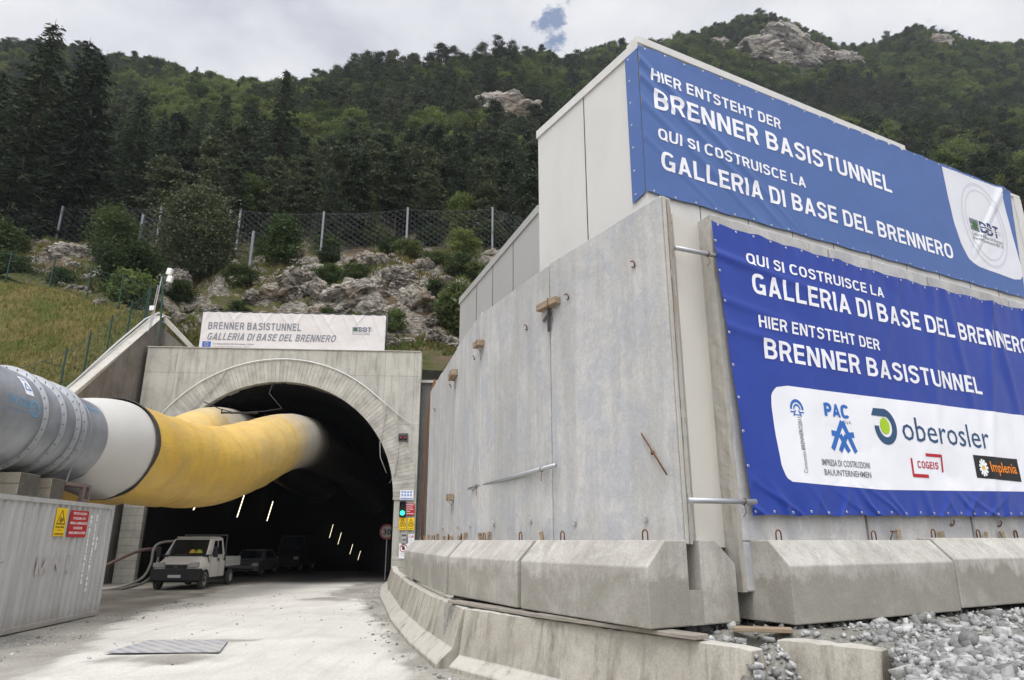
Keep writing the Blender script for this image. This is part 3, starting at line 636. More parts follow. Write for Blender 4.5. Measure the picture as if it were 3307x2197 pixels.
for pol in (line_polys('QUI SI COSTRUISCE LA',.58,3.84,6.01,6.19),line_polys('GALLERIA DI BASE DEL BRENNERO',.66,8.32,5.55,5.88),line_polys('HIER ENTSTEHT DER',.70,3.49,5.02,5.21),line_polys('BRENNER BASISTUNNEL',.75,6.30,4.55,4.86)): polys_mesh('lettering',pol,map2,PRINTW,b2)
fld=[(1.12,4.18),(.90,4.13),(.80,4.02),(.78,3.85),(.80,3.4),(.84,3.0),(.92,2.84),(1.1,2.75),(3,2.74),(9.5,2.90),(9.5,4.32),(7.8,4.27),(4,4.22)]
polys_mesh('logo_field',fill(fld,34),map2,PRINTW,b2,lift=.003,grid=.07)
def m2(name,pol,mat,l=.008): polys_mesh(name,pol,map2,mat,b2,l,grid=.09)
# tunnel-arch logo
m2('arch_logo',ringp(1.30,3.84,.10,.14,0,180,n=12,ky=1.1)+ringp(1.30,3.84,.05,.075,0,180,n=10,ky=1.1)+[seg((1.16,3.80),(1.26,3.80),.02),seg((1.34,3.80),(1.44,3.80),.02),seg((1.27,3.83),(1.22,3.74),.02),seg((1.33,3.83),(1.38,3.74),.02),seg((1.23,3.76),(1.37,3.76),.015)],LBLUE)
m2('consortium_lettering',text_polys('BRENNERO2011',1.29,1.37,3.25,3.73,.015,rot=1)+text_polys('Consorzio',1.29,1.37,2.92,3.23,rot=1),LGREY)
TT=.25
m2('builder_lettering',line_polys('PAC',1.92,2.46,3.80,4.0,gap=.1),LBLUE)
TT=.17
m2('small_lettering',text_polys('S.p.A.',2.34,2.50,3.70,3.765),LGREY)
w=.085
m2('star_logo',[seg((1.99,3.30),(2.28,3.74),w),seg((2.28,3.74),(2.52,3.28),w),seg((2.01,3.55),(2.20,3.53),w),seg((2.20,3.53),(2.36,3.28),w),seg((2.52,3.55),(2.34,3.53),w),seg((2.34,3.53),(2.16,3.28),w)],LBLUE)
m2('small_lettering',text_polys('IMPRESA DI COSTRUZIONI',1.70,2.79,3.05,3.145,.01)+text_polys('BAUUNTERNEHMEN',1.73,2.79,2.91,3.0,.01),LGREY)
m2('disc_logo',ringp(3.32,3.74,.17,.29,-180,80,n=26,kx=.95)+[([(3.0,3.90),(3.07,4.02),(3.37,4.03),(3.37,3.90)],0)],LNAVY); m2('disc_logo_core',ringp(3.31,3.75,0,.135,n=20,kx=.9),LGREEN)
m2('round_lettering',text_polys('oberosler',3.72,6.22,3.55,3.95,.0),LNAVY)
m2('bracket_logo',[seg((4.25,3.345),(4.68,3.345),.05),seg((4.665,3.36),(4.665,3.08),.045),seg((3.85,3.27),(3.85,3.0),.045),seg((3.83,2.995),(4.25,2.995),.055)],LRED); m2('bracket_lettering',line_polys('COGEIS',3.99,4.55,3.12,3.235,gap=.16),LRED)
m2('dark_plate',[([(5.62,3.03),(7.02,3.01),(7.02,3.42),(5.62,3.42)],0)],LBLACK); m2('plate_lettering',text_polys('Implenia',6.06,6.92,3.09,3.33,.01),LORANGE,.013)
m2('flower_logo',[q for k in range(11) for q in [seg((5.86+.035*cos(k*.571),3.21+.035*sin(k*.571)),(5.86+.12*cos(k*.571),3.21+.15*sin(k*.571)),.045)]],TEXTW,.013); m2('flower_heart',ringp(5.86,3.21,0,.04,n=10),YEL,.018)
m2('corner_logo',[seg((7.5,3.76),(7.95,3.76),.09),([(7.5,3.72),(7.72,3.72),(7.6,3.35)],0)],plain('logo_purple',(.12,.01,.12)))
for i in range(26):
    s=.06+i*.36
    link('eyelet',EYM,b2,map2(s,TOP2(s)-.04,.004)); link('eyelet',EYM,b2,map2(s+.2,BOT2(s+.2)+.04,.004))
for i in range(9): z=2.5+i*.47; link('eyelet',EYM,b2,map2(-.03+.28*(6.5-z)/4.2,z,.004))
# ---- portal banner
b3=empty('banner',P2W(0,.25,0),PRZ,'creased white banner with grey tunnel name standing on top of the tunnel portal','banner')
def wrk3(s,z):
    w=.03*abs(fb(s*.8,z*.8,21,4))
    for k in range(18):
        c0=2.8+k*.55; sl=(.35 if k%3 else -.4); w+=.035*math.exp(-((s-c0-sl*(13.8-z)*(1+.3*(k%4)))/.07)**2)*max(0,1-(13.8-z)/(.9+.5*(k%3)))
    return .05+w
def map3(s,z,l): return Vector((s,-wrk3(s,z)-l,z))
cloth('sheet',map3,2.5,12.28,11.83,13.86,200,50,GREYV,b3,lambda s,z,a,b_:(s+.0,11.83+(13.85+.0*a-.025*abs(sin(s*5.7))-11.83)*b_))
for pol in (line_polys('BRENNER BASISTUNNEL',2.85,7.75,12.86,13.27,gap=.17),line_polys('GALLERIA DI BASE DEL BRENNERO',2.85,9.6,12.27,12.66,slant=.22,gap=.15)): polys_mesh('lettering',pol,map3,GREYPRINT,b3,.01,grid=.12)
polys_mesh('small_lettering',text_polys('Co-financed by the European Union',3.2,5.35,11.98,12.12,.01,.2)+text_polys('Trans-European Transport Network (TEN-T)',3.2,5.15,11.86,11.94,0,.2),map3,GREYPRINT,b3,.01,grid=.12)
polys_mesh('eu_flag',[([(2.66,11.88),(3.10,11.88),(3.10,12.18),(2.66,12.18)],0)],map3,LEU,b3,.01,grid=.1); polys_mesh('flag_ring',ringp(2.88,12.03,.075,.095,n=16),map3,YEL,b3,.016,grid=.1)
bbt(10.5,11.6,12.9,13.14,map3,b3,plain('logo_navy_b',(.05,.08,.17)),.012)
polys_mesh('small_lettering',text_polys('Galleria di Base del Brennero',10.5,11.45,12.80,12.86)+text_polys('Brenner Basistunnel BBT SE',10.5,11.45,12.72,12.78),map3,LGREY,b3,.012)
b=MB()
for s in (2.45,5.7,9,12.33): b.tube([(s,.06,11.8),(s,.06,13.95)],.035,6)
b.tube([(2.4,.06,13.9),(12.4,.06,13.9)],.03,6); b.obj('frame',DSTEEL,b3,True)
# ================================================================ metal building
def rib_mat(name,c,scale=9.0):
    m=Mat(name,.5,spec=.4); co=m.coord(rnd=False); w=m.n('ShaderNodeTexWave',wave_type='BANDS',bands_direction='X'); w.inputs['Scale'].default_value=scale; w.inputs['Distortion'].default_value=0; m.L(co,w.inputs['Vector'])
    d=m.noise(.7,5,.6,m.coord((1,1,.5),rnd=False)); cc=m.mix(m.ramp(d,[(.45,0),(.75,1)]),c,tuple(x*.9 for x in c)); cc=m.mix(.3,cc,m.ramp(w.outputs[0],[(0,.82),(.35,1)]),'MULTIPLY'); m.col(cc); m.bump(w.outputs[0],.35,.012); return m.m
SHEET=rib_mat('ribbed_sheet_metal',(.60,.59,.55))
bld=empty('metal_building',BC,BR,'tall windowless building clad in pale ribbed metal panels behind the concrete wall','building')
HB=10.56
b=MB(); b.box(0,7.62,0,3.25,0,HB); b.box(7.625,12.3,0,3.25,0,HB-.04); b.obj('wall',SHEET,bld)
lw=LR-BR; ca,sa=cos(lw),sin(lw)
def LW(x,y,z): return (x*ca-y*sa,x*sa+y*ca,z)   # left wall frame inside the building frame
def wallbox(b,x0,x1,y0,y1,z0,z1):
    q=[LW(x,y,z) for z in (z0,z1) for x,y in ((x0,y0),(x1,y0),(x1,y1),(x0,y1))]
    b.add(q,[(0,3,2,1),(4,5,6,7),(0,1,5,4),(1,2,6,5),(2,3,7,6),(3,0,4,7)])
b=MB(); b.box(-3.3,-.008,-0.0,.3,0,HB); g=b.mesh('side_wall',SHEET)
so_=link('side_wall',g,bld,rot=(0,0,lw))
for x in (-1.64,):
    b=MB(); b.box(x-.012,x+.012,-.006,.02,0,HB); o=b.obj('panel_joint',DSTEEL,bld,rot=(0,0,lw))
b=MB(); b.box(-3.32,.012,-.035,.1,HB-.16,HB+.02); b.obj('roof_trim',plain('trim_white',(.58,.57,.54),.5),bld,rot=(0,0,lw))
b=MB(); b.box(-.03,7.6,-.035,.3,HB-.06,HB+.10); b.box(7.61,12.32,-.03,.3,HB-.10,HB+.0)
b.obj('roof_trim',bpy.data.materials['trim_white'],bld,bevel=.01)
b=MB(); b.box(12.0,12.33,-.03,.4,3,HB-.102); b.obj('corner_trim',bpy.data.materials['trim_white'],bld)
for x in (1.15,2.3,3.45,4.6,5.75,6.9,8.05,9.2,10.35,11.5):
    b=MB(); b.box(x-.008,x+.008,-.004,.02,0,HB-.12); b.obj('panel_joint',DSTEEL,bld)
low=empty('metal_shed',(.57,13.05,0),atan2(18.67-13.05,-1.45-.57)+pi,'lower grey ribbed metal shed stepping down towards the tunnel','shed')
SHEET2=rib_mat('grey_sheet_metal',(.40,.395,.375),7)
LL=hypot(5.62,2.02)
b=MB(); b.box(-LL-.2,-.01,0,3.5,0,8.77); b.obj('wall',SHEET2,low)
for x in (-1.6,-3.1,-4.5):
    b=MB(); b.box(x-.012,x+.012,-.008,.02,0,8.77); b.obj('panel_joint',DSTEEL,low)
b=MB(); b.box(-LL-.23,-.01,-.03,.2,8.62,8.80); b.obj('roof_trim',SHEET2,low)
# ================================================================ concrete wall panels
PT=[(2.16,8.9),(.66,11.49),(-.67,14.27),(-1.45,17.18),(-2.10,19.85),(-2.75,22.6)]
ORD=['nearest the camera, at the building corner','second from the corner','third from the corner','fourth from the corner','at the far end by the tunnel']
def slab(L_,H_,th=.2,z0=0):
    b=MB(); b.box(0.02,L_-.02,0,th,2.0-1.35-.02,H_); b.box(.016,L_-.35,.004,th-.004,z0,2.0-1.35-.02); return b
def hook(parent,x,z,y=-.01,r=.045,a=0,mat=RUST,name='lifting_loop'):
    b=MB(); pts=[(x+r*sin(t),y-.025-.02*cos(t),z+r*cos(t)) for t in np.linspace(-.4+a,pi+.9+a,9)]
    b.tube(pts,.011,5); return b.obj(name,mat,parent,True)
def loop(parent,x,y,z,h=.13,w=.05,mat=RUST):
    b=MB(); b.tube([(x-w,y,z-.02)]+[(x-w*cos(t),y,z+h-.05+.05*sin(t)) for t in np.linspace(0,pi,7)]+[(x+w,y,z-.02)],.011,5); return b.obj('lifting_loop',mat,parent,True)
HK=[[(2.33,5.95),(.65,2.26),(2.3,2.28),(.6,5.98)],[(.78,2.3),(2.33,2.32),(2.22,5.84)],[(2.39,5.94),(.8,2.3),(2.2,2.3)],[(2.0,5.97),(1.3,2.31)],[(1.6,5.9)]]
pan=[]
for i in range(5):
    far,near=PT[i+1],PT[i]; L_=hypot(near[0]-far[0],near[1]-far[1]); az=atan2(near[1]-far[1],near[0]-far[0])
    p=empty('wall_panel',(*far,1.35),az,'tall grey precast concrete panel standing in the blocks, '+ORD[i]+', left row','concrete panel','left row of upright concrete panels'); pan.append((p,L_))
    H_=6.81-1.35+[0,-.02,.015,-.03,0][i]
    slab(L_,H_).obj('slab',C_PANEL,p,bevel=.018)
    for (x,z) in HK[i]: hook(p,min(x,L_-.1),z-1.35,a=random.uniform(-.5,.5),mat=STEEL if z<3 else RUST)
    if i==0:   # broken face edge at the corner
        b=MB(); b.box(L_-.004,L_+.012,.01,.075,.6,H_-.02); b.obj('cast_rim',C_COPE,p,bevel=.01)
        b=MB(); zs=np.linspace(.6,H_-.05,40); 
        for z0,z1 in zip(zs,zs[1:]): b.box(L_-.005,L_+.004,.085+random.uniform(0,.02),.15+random.uniform(-.015,.02),z0,z1)
        b.obj('joint_filler',C_PANEL_EDGE,p)
RD=(cos(LBR),sin(LBR))
for i,(a,w_) in enumerate(((0,2.62),(2.64,2.72),(5.38,2.72),(8.12,2.7))):
    o=(3.03+RD[0]*a,9.41+RD[1]*a)
    p=empty('wall_panel',(*o,1.35),LBR,'concrete panel behind the lower blue banner, '+['leftmost, with rust-streaked end','second from the left','third from the left','rightmost'][i]+', right row','concrete panel','right row of upright concrete panels')
    H_=6.76-1.35
    slab(w_,H_,.2).obj('slab',C_PANEL,p,bevel=.02)
    if i==0:
        b=MB(); n_=60; vs=[]
        for k in range(n_+1):
            z=(H_-.03)*k/n_
            for (x,y) in ((.03,.0),(-.035,.012),(-.04,.10),(-.035,.2),(-.03,.29),(.03,.30)): vs.append((x+.016*fb(z*2.5,y*9,3),y+.008*fb(z*4,y*5,8),z))
        b.add(vs,[(k*6+a,k*6+a+1,k*6+a+7,k*6+a+6) for k in range(n_) for a in range(5)]+[tuple(range(n_*6,n_*6+6))]); b.obj('rough_end',C_PANEL_EDGE,p)
    for x in ((),(2.1,),(.75,),(2.1,))[i]: hook(p,x,.92,a=random.uniform(-.5,.5),mat=RUST)
gp=empty('wall_panel',(2.38,9.16,1.9),atan2(9.72-9.16,2.98-2.38),'smooth cream panel seen in the narrow gap between the two concrete walls','concrete panel')
b=MB(); b.box(0,.82,0,.06,0,4.75); b.obj('slab',plain('cream_render',(.60,.575,.51),.8,var=.06,sc_=1.5),gp,bevel=.01)
# ties, pipes, rods and timber on the left row
def on(p,x,y,z): return p.matrix_world if False else None
def PW(i,x,y,z):
    far=PT[i+1];near=PT[i];az=atan2(near[1]-far[1],near[0]-far[0]); return Vector((far[0]+x*cos(az)-y*sin(az),far[1]+x*sin(az)+y*cos(az),z)),az
def timber(i,x,z,l,h,d,lab,tilt=0,name='timber_block'):
    loc,az=PW(i,x,-.005,z); t=empty(name,loc,az,lab,'timber','timber blocks wired to the left panels')
    b=MB(); b.box(-l/2,l/2,-d,0,-h/2,h/2); o=b.obj('wood',WOOD,t,bevel=.008,rot=(0,tilt,0))
    b=MB(); b.tube([(l*.15,-d-.01,-h/2-.01),(l*.15,-d-.012,h/2+.01),(l*.15,.0,h/2+.012)],.007,5); b.tube([(l*.15,-d-.01,-h/2),(l*.2,-.03,-h/2-.12),(l*.1,-.02,-h/2-.3)],.006,5); b.obj('tie_wire',RUST,t)
    return t
t=timber(0,.06,6.0,.62,.12,.12,'longest wired timber, high on the joint of the first and second left panels',.02)
b=MB(); b.box(-.03,.0,-.06,-.03,-.5,-.06); b.box(-.03,.03,-.035,-.03,-.48,-.06); b.obj('angle_iron',DSTEEL,t)
b=MB(); b.box(-.30,-.04,-.04,-.02,-.16,-.10); b.obj('strap',DSTEEL,t,rot=(0,-.5,0))
timber(1,0,6.08,.36,.13,.13,'short wired timber high on the joint of the second and third left panels',.03)
timber(2,0.02,6.08,.5,.16,.16,'short wired timber high on the joint of the third and fourth left panels',-.12)
timber(2,0,3.0,.36,.14,.14,'small wired timber low on the joint of the third and fourth left panels',.02)
def pipe(name,pts,r,lab,cat,mat=STEEL,wires=()):
    b=MB(); b.tube(pts,r,12,cap=True); t=empty(name,pts[0],0,lab,cat)
    o=b.obj('tube',mat,t,True); o.location=-Vector(pts[0])
    P0,P1=Vector(pts[0]),Vector(pts[-1])
    for f_ in wires:
        q=P0.lerp(P1,f_)-P0; bb=MB(); d=(P1-P0).normalized()
        u=d.cross(Vector((0,0,1))).normalized(); v=u.cross(d)
        bb.tube([q+u*cos(a)*(r+.006)+v*sin(a)*(r+.006)+d*.012*sin(a) for a in np.linspace(0,2*pi,12)],.006,5); bb.tube([q-v*(r+.004),q-v*(r+.1)+u*.02,q-v*(r+.16)-d*.04],.005,4); bb.obj('tie_wire',RUST,t,True)
    return t
a=PW(2,2.29,-.06,3.06)[0]; c_=PW(0,.30,-.13,3.16)[0]
pipe('steel_pipe',[a,c_],.036,'grey steel pipe lashed almost level across the lower part of the left panels','pipe',wires=(.12,.88))
pipe('steel_pipe',[(2.32,8.93,5.98),(3.10,9.36,6.03)],.032,'upper tie pipe bridging the gap between the two concrete walls','pipe',wires=(.7,))
pipe('steel_pipe',[(2.20,8.72,2.475),(3.22,9.26,2.485)],.036,'lower tie pipe bridging the gap between the two concrete walls, just above the slotted block','pipe',wires=(.82,))
a=PW(0,2.32,-.03,3.42)[0]; c_=PW(0,2.80,-.05,2.82)[0]
t=pipe('rusty_rod',[a,c_],.012,'short rusty threaded rod leaning on the nearest left panel','rod',RUST); q=(c_-a)*.45; b=MB(); b.tube([q-Vector((.02,.0,.02)),q+Vector((.02,0,-.02))],.03,6); b.obj('nut',RUST,t)
# ================================================================ heavy blocks
def block_prof(w=1.49,h=1.0,slot=True,bz=.0):
    P=[(0,bz),(w,bz),(w,.70),(1.15,h)]
    if slot: P+=[(.875,h),(.875,.40),(.66,.40),(.66,h)]
    return P+[(.30,h),(0,.69)]
def block(o,az,L_,lab,grp,cap=None,loops=(),zup=0):
    t=empty('ballast_block',(*o,1.0+zup),az,lab,'concrete block',grp)
    b=MB(); w=1.49; h=1.0
    # body built from convex pieces: front part, back part, floor of the slot
    b.prism([(0,0),(.66,0),(.66,h),(.30,h),(0,.69)],0,L_); me=b
    b.obj('front_half',C_BLOCK,t,bevel=.016,seg=2)
    b=MB(); b.prism([(.875,0),(w,0),(w,.70),(1.15,h),(.875,h)],0,L_); b.obj('back_half',C_BLOCK,t,bevel=.016,seg=2)
    b=MB(); b.box(0.004,L_-.004,.655,.88,0.004,.40); b.obj('slot_floor',C_BLOCK,t)
    for x in loops: loop(t,x,.42,h)
    return t
off=(-.65)
for i in range(5):
    far,near=PT[i+1],PT[i]; L_=hypot(near[0]-far[0],near[1]-far[1]); az=atan2(near[1]-far[1],near[0]-far[0])
    o=(far[0]-off*-1*-sin(az)*-1*1,0)
    ox=far[0]+.65*sin(az); oy=far[1]-.65*cos(az)
    ln_=L_-.07 if i else L_-.05
    ox+=.07*cos(az); oy+=.07*sin(az)
    block((ox,oy),az,ln_,'pale chamfered concrete block under the left panels, '+['nearest, showing its slotted end','second from the corner','third from the corner','fourth from the corner','at the far end by the tunnel'][i],'row of chamfered blocks holding the left panels',loops=(.55,2.45) if i in (0,) else ((.75,2.3) if i<3 else (1.2,)))
RB=LBR+.025
for i,(s_,L_) in enumerate(((0,3.6),(3.63,3.3),(6.96,3.3))):
    
    block((3.47+cos(RB)*s_,8.97+sin(RB)*s_),RB,L_,'chamfered concrete block under the lower blue banner, '+['leftmost, beside the slotted block','second from the left with stained face','third from the left'][i],'row of chamfered blocks below the lower banner',loops=(.35,2.4) if i==0 else (.3,1.6,2.8),zup=.035*i)
# wooden wedges between panels and blocks
def wedge(x,y,z,lab,grp='wooden wedges driven between panels and blocks'):
    b=MB(); w,h=random.uniform(.03,.05),random.uniform(.09,.17); b.prism([(-w*.6,-.05),(w*.6,-.05),(w,h),(-w,h)],-.02,.02,'y')
    tag(b.obj('wooden_wedge',WOOD,None,bevel=.004,loc=(x,y,z),rot=(random.uniform(-.1,.1),random.uniform(-.25,.25),random.uniform(-1,1))),lab,'wedge',grp)
for i,xs_ in ((0,(-.2,)),(1,(.25,.6)),(2,(.3,1.2,1.9)),(3,(.6,1.9)),(4,(.5,1.4,2.2))):
    for x in xs_:
        q=PW(i,x,-.07,2.0)[0]; wedge(*q,'small wooden wedge standing in the block slot at the foot of the left panels')
for s_ in (3.24,4.36,5.58,6.1,6.9):
    q=(3.03+RD[0]*s_+.07*RD[1],9.41+RD[1]*s_-.07*RD[0],2.0); wedge(*q,'small wooden wedge standing in the block slot below the lower banner')
b=MB(); b.tube([(0,0,0),(.05,0,.12),(.12,0,.13)],.01,5); b.tube([(.05,-.03,.12),(.05,.05,.13)],.012,5)
tag(b.obj('rebar_hook',RUST,None,True,loc=(5.72,10.75,2.0)),'rusty bent bar sticking up behind the block below the lower banner','rebar')
# bundle of short stakes by the portal's right foot
for i in range(9):
    b=MB(); h=random.uniform(.5,1.0); b.tube([(0,0,0),(random.uniform(-.03,.03),0,h)],.025,6)
    tag(b.obj('short_stake',RUST if i%3 else WOOD,None,loc=(-3.6+i*.13,27.6+random.uniform(-.3,.3),1.55),rot=(0,random.uniform(-.12,.12),0)),'thin stake in the cluster beside the right foot of the portal','stake','cluster of stakes beside the portal')
# ================================================================ low road barriers
def nj(o,az,L_,lab,z=0,h=.92,fo=1):
    t=empty('road_barrier',(*o,z),az,lab,'barrier','road barriers lining the right side of the road')
    pr=[(-.46*fo,-.05),(-.45*fo,.07),(-.19*fo,.30*fo),(-.02,h),(.20,h),(.38,.30),(.54,.07),(.54,-.05)]
    b=MB(); n=max(2,int(L_/.12))
    for i in range(n+1):
        x=L_*i/n
        for (y,zz) in pr:
            j=.012*fb(x*3,y*5,zz*4+az); e_=0
            if zz>h-.01: e_=-abs(fb(x*5,y*9,az*3))*.022 if (i%n and True) else -.02
            b.v.append((x,y+j,zz+e_))
    k=len(pr)
    for i in range(n):
        for a in range(k-1): b.f.append((i*k+a,i*k+a+1,(i+1)*k+a+1,(i+1)*k+a)); b.m.append(0)
    b.f.append(tuple(range(k)));b.m.append(0); b.f.append(tuple(range(n*k,n*k+k))[::-1]);b.m.append(0)
    b.obj('concrete_body',C_NJ,t,bevel=.012); return t
# path of the visible top edge, from the tunnel to the camera
NP=[(-5.25,31.5),(-4.30,26.2),(-3.42,22.3),(-2.68,18.9),(-1.64,14.9),(-.80,12.2)]
lb=['farthest low road barrier, at the tunnel mouth','fifth low road barrier from the camera','fourth low road barrier from the camera','third low road barrier, streaked and curving past the blocks','second low road barrier, its splayed foot dusted white']
for i in range(5):
    a,c_=NP[i],NP[i+1]; az=atan2(c_[1]-a[1],c_[0]-a[0]); nj(a,az,hypot(c_[0]-a[0],c_[1]-a[1])-.03,lb[i])
a,c_=(-.76,12.11),(2.50,7.72); nj(a,atan2(c_[1]-a[1],c_[0]-a[0]),5.46,'nearest long weathered road barrier under the plank and blocks',fo=.7)
a,c_=(3.02,8.42),(3.80,7.66); t=nj(a,atan2(c_[1]-a[1],c_[0]-a[0]),1.10,'short broken stub of barrier standing in the gravel at the bottom edge',z=0,h=.93)
# ---- planks
def plank(p0,p1,w,th,z,lab,mat=WOODG):
    az=atan2(p1[1]-p0[1],p1[0]-p0[0]); b=MB(); L_=hypot(p1[0]-p0[0],p1[1]-p0[1]); b.box(0,L_,-w/2,w/2,0,th)
    tag(b.obj('plank',mat,None,bevel=.006,loc=(p0[0],p0[1],z),rot=(0,0,az)),lab,'plank')
plank((-1.05,13.0),(.42,10.62),.22,.045,.93,'grey plank bedded under the second and third left blocks')
plank((.40,10.62),(2.12,8.25),.24,.05,.935,'longer pale plank bedded under the nearest left block, its end sticking out',WOODG)
plank((2.70,8.98),(3.35,8.80),.2,.05,.94,'short brown plank under the gap between the two corner blocks',WOOD)
# ================================================================ gravel bed on the right
def grav_z(x,y):
    # edge line of the retained fill
    d1=((x-2.53)*(7.71-12.11)*-1+(y-7.71)*(2.53+.76))/hypot(4.4,3.29)     # + behind nearest barrier
    d2=((x-3.75)*.90+(y-7.7)*-.0)                                          # right of the stub
    d=max(min(d1,99) if x<2.55 else min(d1,(y-(8.35-.95*(x-3.0))) if x<3.8 else 99), -1)
    if x>=2.55:
        d=(y-(8.42-.97*(x-3.02)))*.72
        d=d-.42
        if x<3.0: d+=.45*(3.0-x)/.45
        d=max(d,.12-hypot((x-2.85),(y-8.15)*.6)*1.1,(x-.50*y-.12)*2.2)
    h=.90 if x<2.55 else .94
    w=min(1,max(0,(d+.55)/.7)); w=w*w*(3-2*w)
    return h*w+.035*fb(x*1.5,y*1.5,6)*w-.03*(1-w)
xs=np.linspace(-1.2,15,230); yy=np.linspace(2.2,14.5,180)
vs=[];
for x in xs:
    for y in yy:
        d1=(x-2.53)*4.4/5.49+(y-7.71)*3.29/5.49
        if y>7.8 and x<2.9 and d1<.12: z=-.05
        else: z=grav_z(x,y)
        vs.append((x,y,z-.01))
fs=[(i*180+j,(i+1)*180+j,(i+1)*180+j+1,i*180+j+1) for i in range(229) for j in range(179)]
GR=Mat('gravel_fines',.95,spec=.2); co=GR.coord(rnd=False); n2=GR.noise(24,6,.75,co); GR.col(GR.mix(GR.ramp(n2,[(.35,0),(.65,1)]),(.19,.18,.15),(.36,.35,.31))); GR.bump(n2,.9,.05)
tag(np_obj('gravel_bed',vs,fs,GR.m,smooth=True),kind='structure')
HULLS=[]
for _k in range(14):
    bm=bmesh.new()
    for _a in range(10):
        q_=np.array([(-1)**(_a&1),(-1)**((_a>>1)&1),(-1)**((_a>>2)&1)])*RNG.uniform(.35,1.0,3) if _a<8 else RNG.uniform(-1,1,3)
        bm.verts.new(tuple(q_))
    r_=bmesh.ops.convex_hull(bm,input=bm.verts[:]); bmesh.ops.delete(bm,geom=[g for g in r_['geom_interior'] if isinstance(g,bmesh.types.BMVert)],context='VERTS'); bmesh.ops.triangulate(bm,faces=bm.faces[:]); bm.verts.index_update(); HULLS.append((np.array([x.co[:] for x in bm.verts]),np.array([[q.index for q in p.verts] for p in bm.faces]))); bm.free()
def ico():
    bm=bmesh.new(); bmesh.ops.create_icosphere(bm,subdivisions=1,radius=1); v=np.array([x.co[:] for x in bm.verts]); f=np.array([[q.index for q in p.verts] for p in bm.faces]); bm.free(); return v,f
IV,IF=ico()
def stones(name,pts,mat,label,parent=None):
    V=[];F=[]
    n=len(pts); base=0
    for i,(x,y,z,r) in enumerate(pts):
        sc_=np.array([RNG.uniform(.7,1.35),RNG.uniform(.6,1.1),RNG.uniform(.35,.8)])*r
        IV,IF=HULLS[i%14]; v=IV*sc_*1.05
        q=RNG.normal(size=4); q/=np.linalg.norm(q); a,b,c_,d=q
        if RNG.random()<.55: a,b,c_,d=cos(a*3),b*.15,c_*.15,sin(a*3); nn=sqrt(a*a+b*b+c_*c_+d*d); a,b,c_,d=a/nn,b/nn,c_/nn,d/nn
        R=np.array([[1-2*(c_*c_+d*d),2*(b*c_-a*d),2*(b*d+a*c_)],[2*(b*c_+a*d),1-2*(b*b+d*d),2*(c_*d-a*b)],[2*(b*d-a*c_),2*(c_*d+a*b),1-2*(b*b+c_*c_)]])
        V.append(v@R.T+[x,y,z+r*.18]); F.append(IF+base); base+=len(IV)
    return tag(np_obj(name,np.concatenate(V),np.concatenate(F),mat),label,'gravel',kind='stuff')
ST=Mat('crushed_stone',.85,spec=.25); r_=ST.n('ShaderNodeNewGeometry').outputs['Random Per Island']; co=ST.coord(rnd=False)
ST.col(ST.mix(.45,ST.ramp(r_,[(0,(.13,.128,.12)),(.5,(.25,.25,.24)),(1,(.40,.40,.385))]),ST.ramp(ST.noise(20,5,.7,co),[(.3,.35),(.7,1)]),'OVERLAY')); ST.bump(ST.noise(45,4,.7,co),.5,.01)
pts=[]
while len(pts)<15000:
    y=random.uniform(2.6,12.8); x=random.uniform(.2,13)
    if random.random()>1.5/(1+.25*max(0,y-4)): continue
    d1=(x-2.53)*4.4/5.49+(y-7.71)*3.29/5.49
    if y>7.6 and x<2.6 and d1<.2: continue
    if x<2.6 and d1<.05: continue
    z=grav_z(x,y)
    if z<.02 and random.random()<.7: continue
    if random.random()<.8 and fb(x*.5,y*.7,15)>.0 and y>6.2: continue
    r=min(.11,max(.010,random.lognormvariate(-3.7,.6))); pts.append((x,y,z,r))
for _ in range(450):
    x,y=random.uniform(2.5,3.3),random.uniform(6.3,8.6); pts.append((x,y,grav_z(x,y),min(.06,random.lognormvariate(-3.6,.5))))
for _ in range(900):
    y=random.uniform(5.2,8.0); x=.5*y+random.uniform(-.15,1.2); pts.append((x,y,grav_z(x,y),min(.07,random.lognormvariate(-3.55,.5))))
stones('gravel',pts,ST.m,'loose grey white crushed stone heaped along the right side of the road barriers')
pts=[]
for _ in range(1700):       # loose stones along the left edge of the road and at the barrier feet
    k=random.random()
    if k<.5: y=random.uniform(11,24); x=-10.55-.1*(y-15.77)-abs(random.gauss(0,.1))+random.uniform(0,1.6)
    elif k<.8: y=random.uniform(12,32); x=-7.4+random.gauss(0,2.5)
    else: y=random.uniform(8,31); x=np.interp(y,[8,12,15,19,26,32],[1.9,-1.35,-2.3,-3.25,-4.9,-5.7])-abs(random.gauss(0,.25))
    pts.append((x,y,.0,random.lognormvariate(-4.4,.5) if k<.8 else random.lognormvariate(-4.0,.5)))
stones('road_grit',pts,ST.m,'small stones and grit scattered over the road edges')
# ================================================================ container and ventilation
CO=(-10.78,14.2,0); CAZ=atan2(20.26-14.2,-11.39+10.78)
cont=empty('shipping_container',CO,CAZ,'pale corrugated steel container with faded red letters beside the road','container')
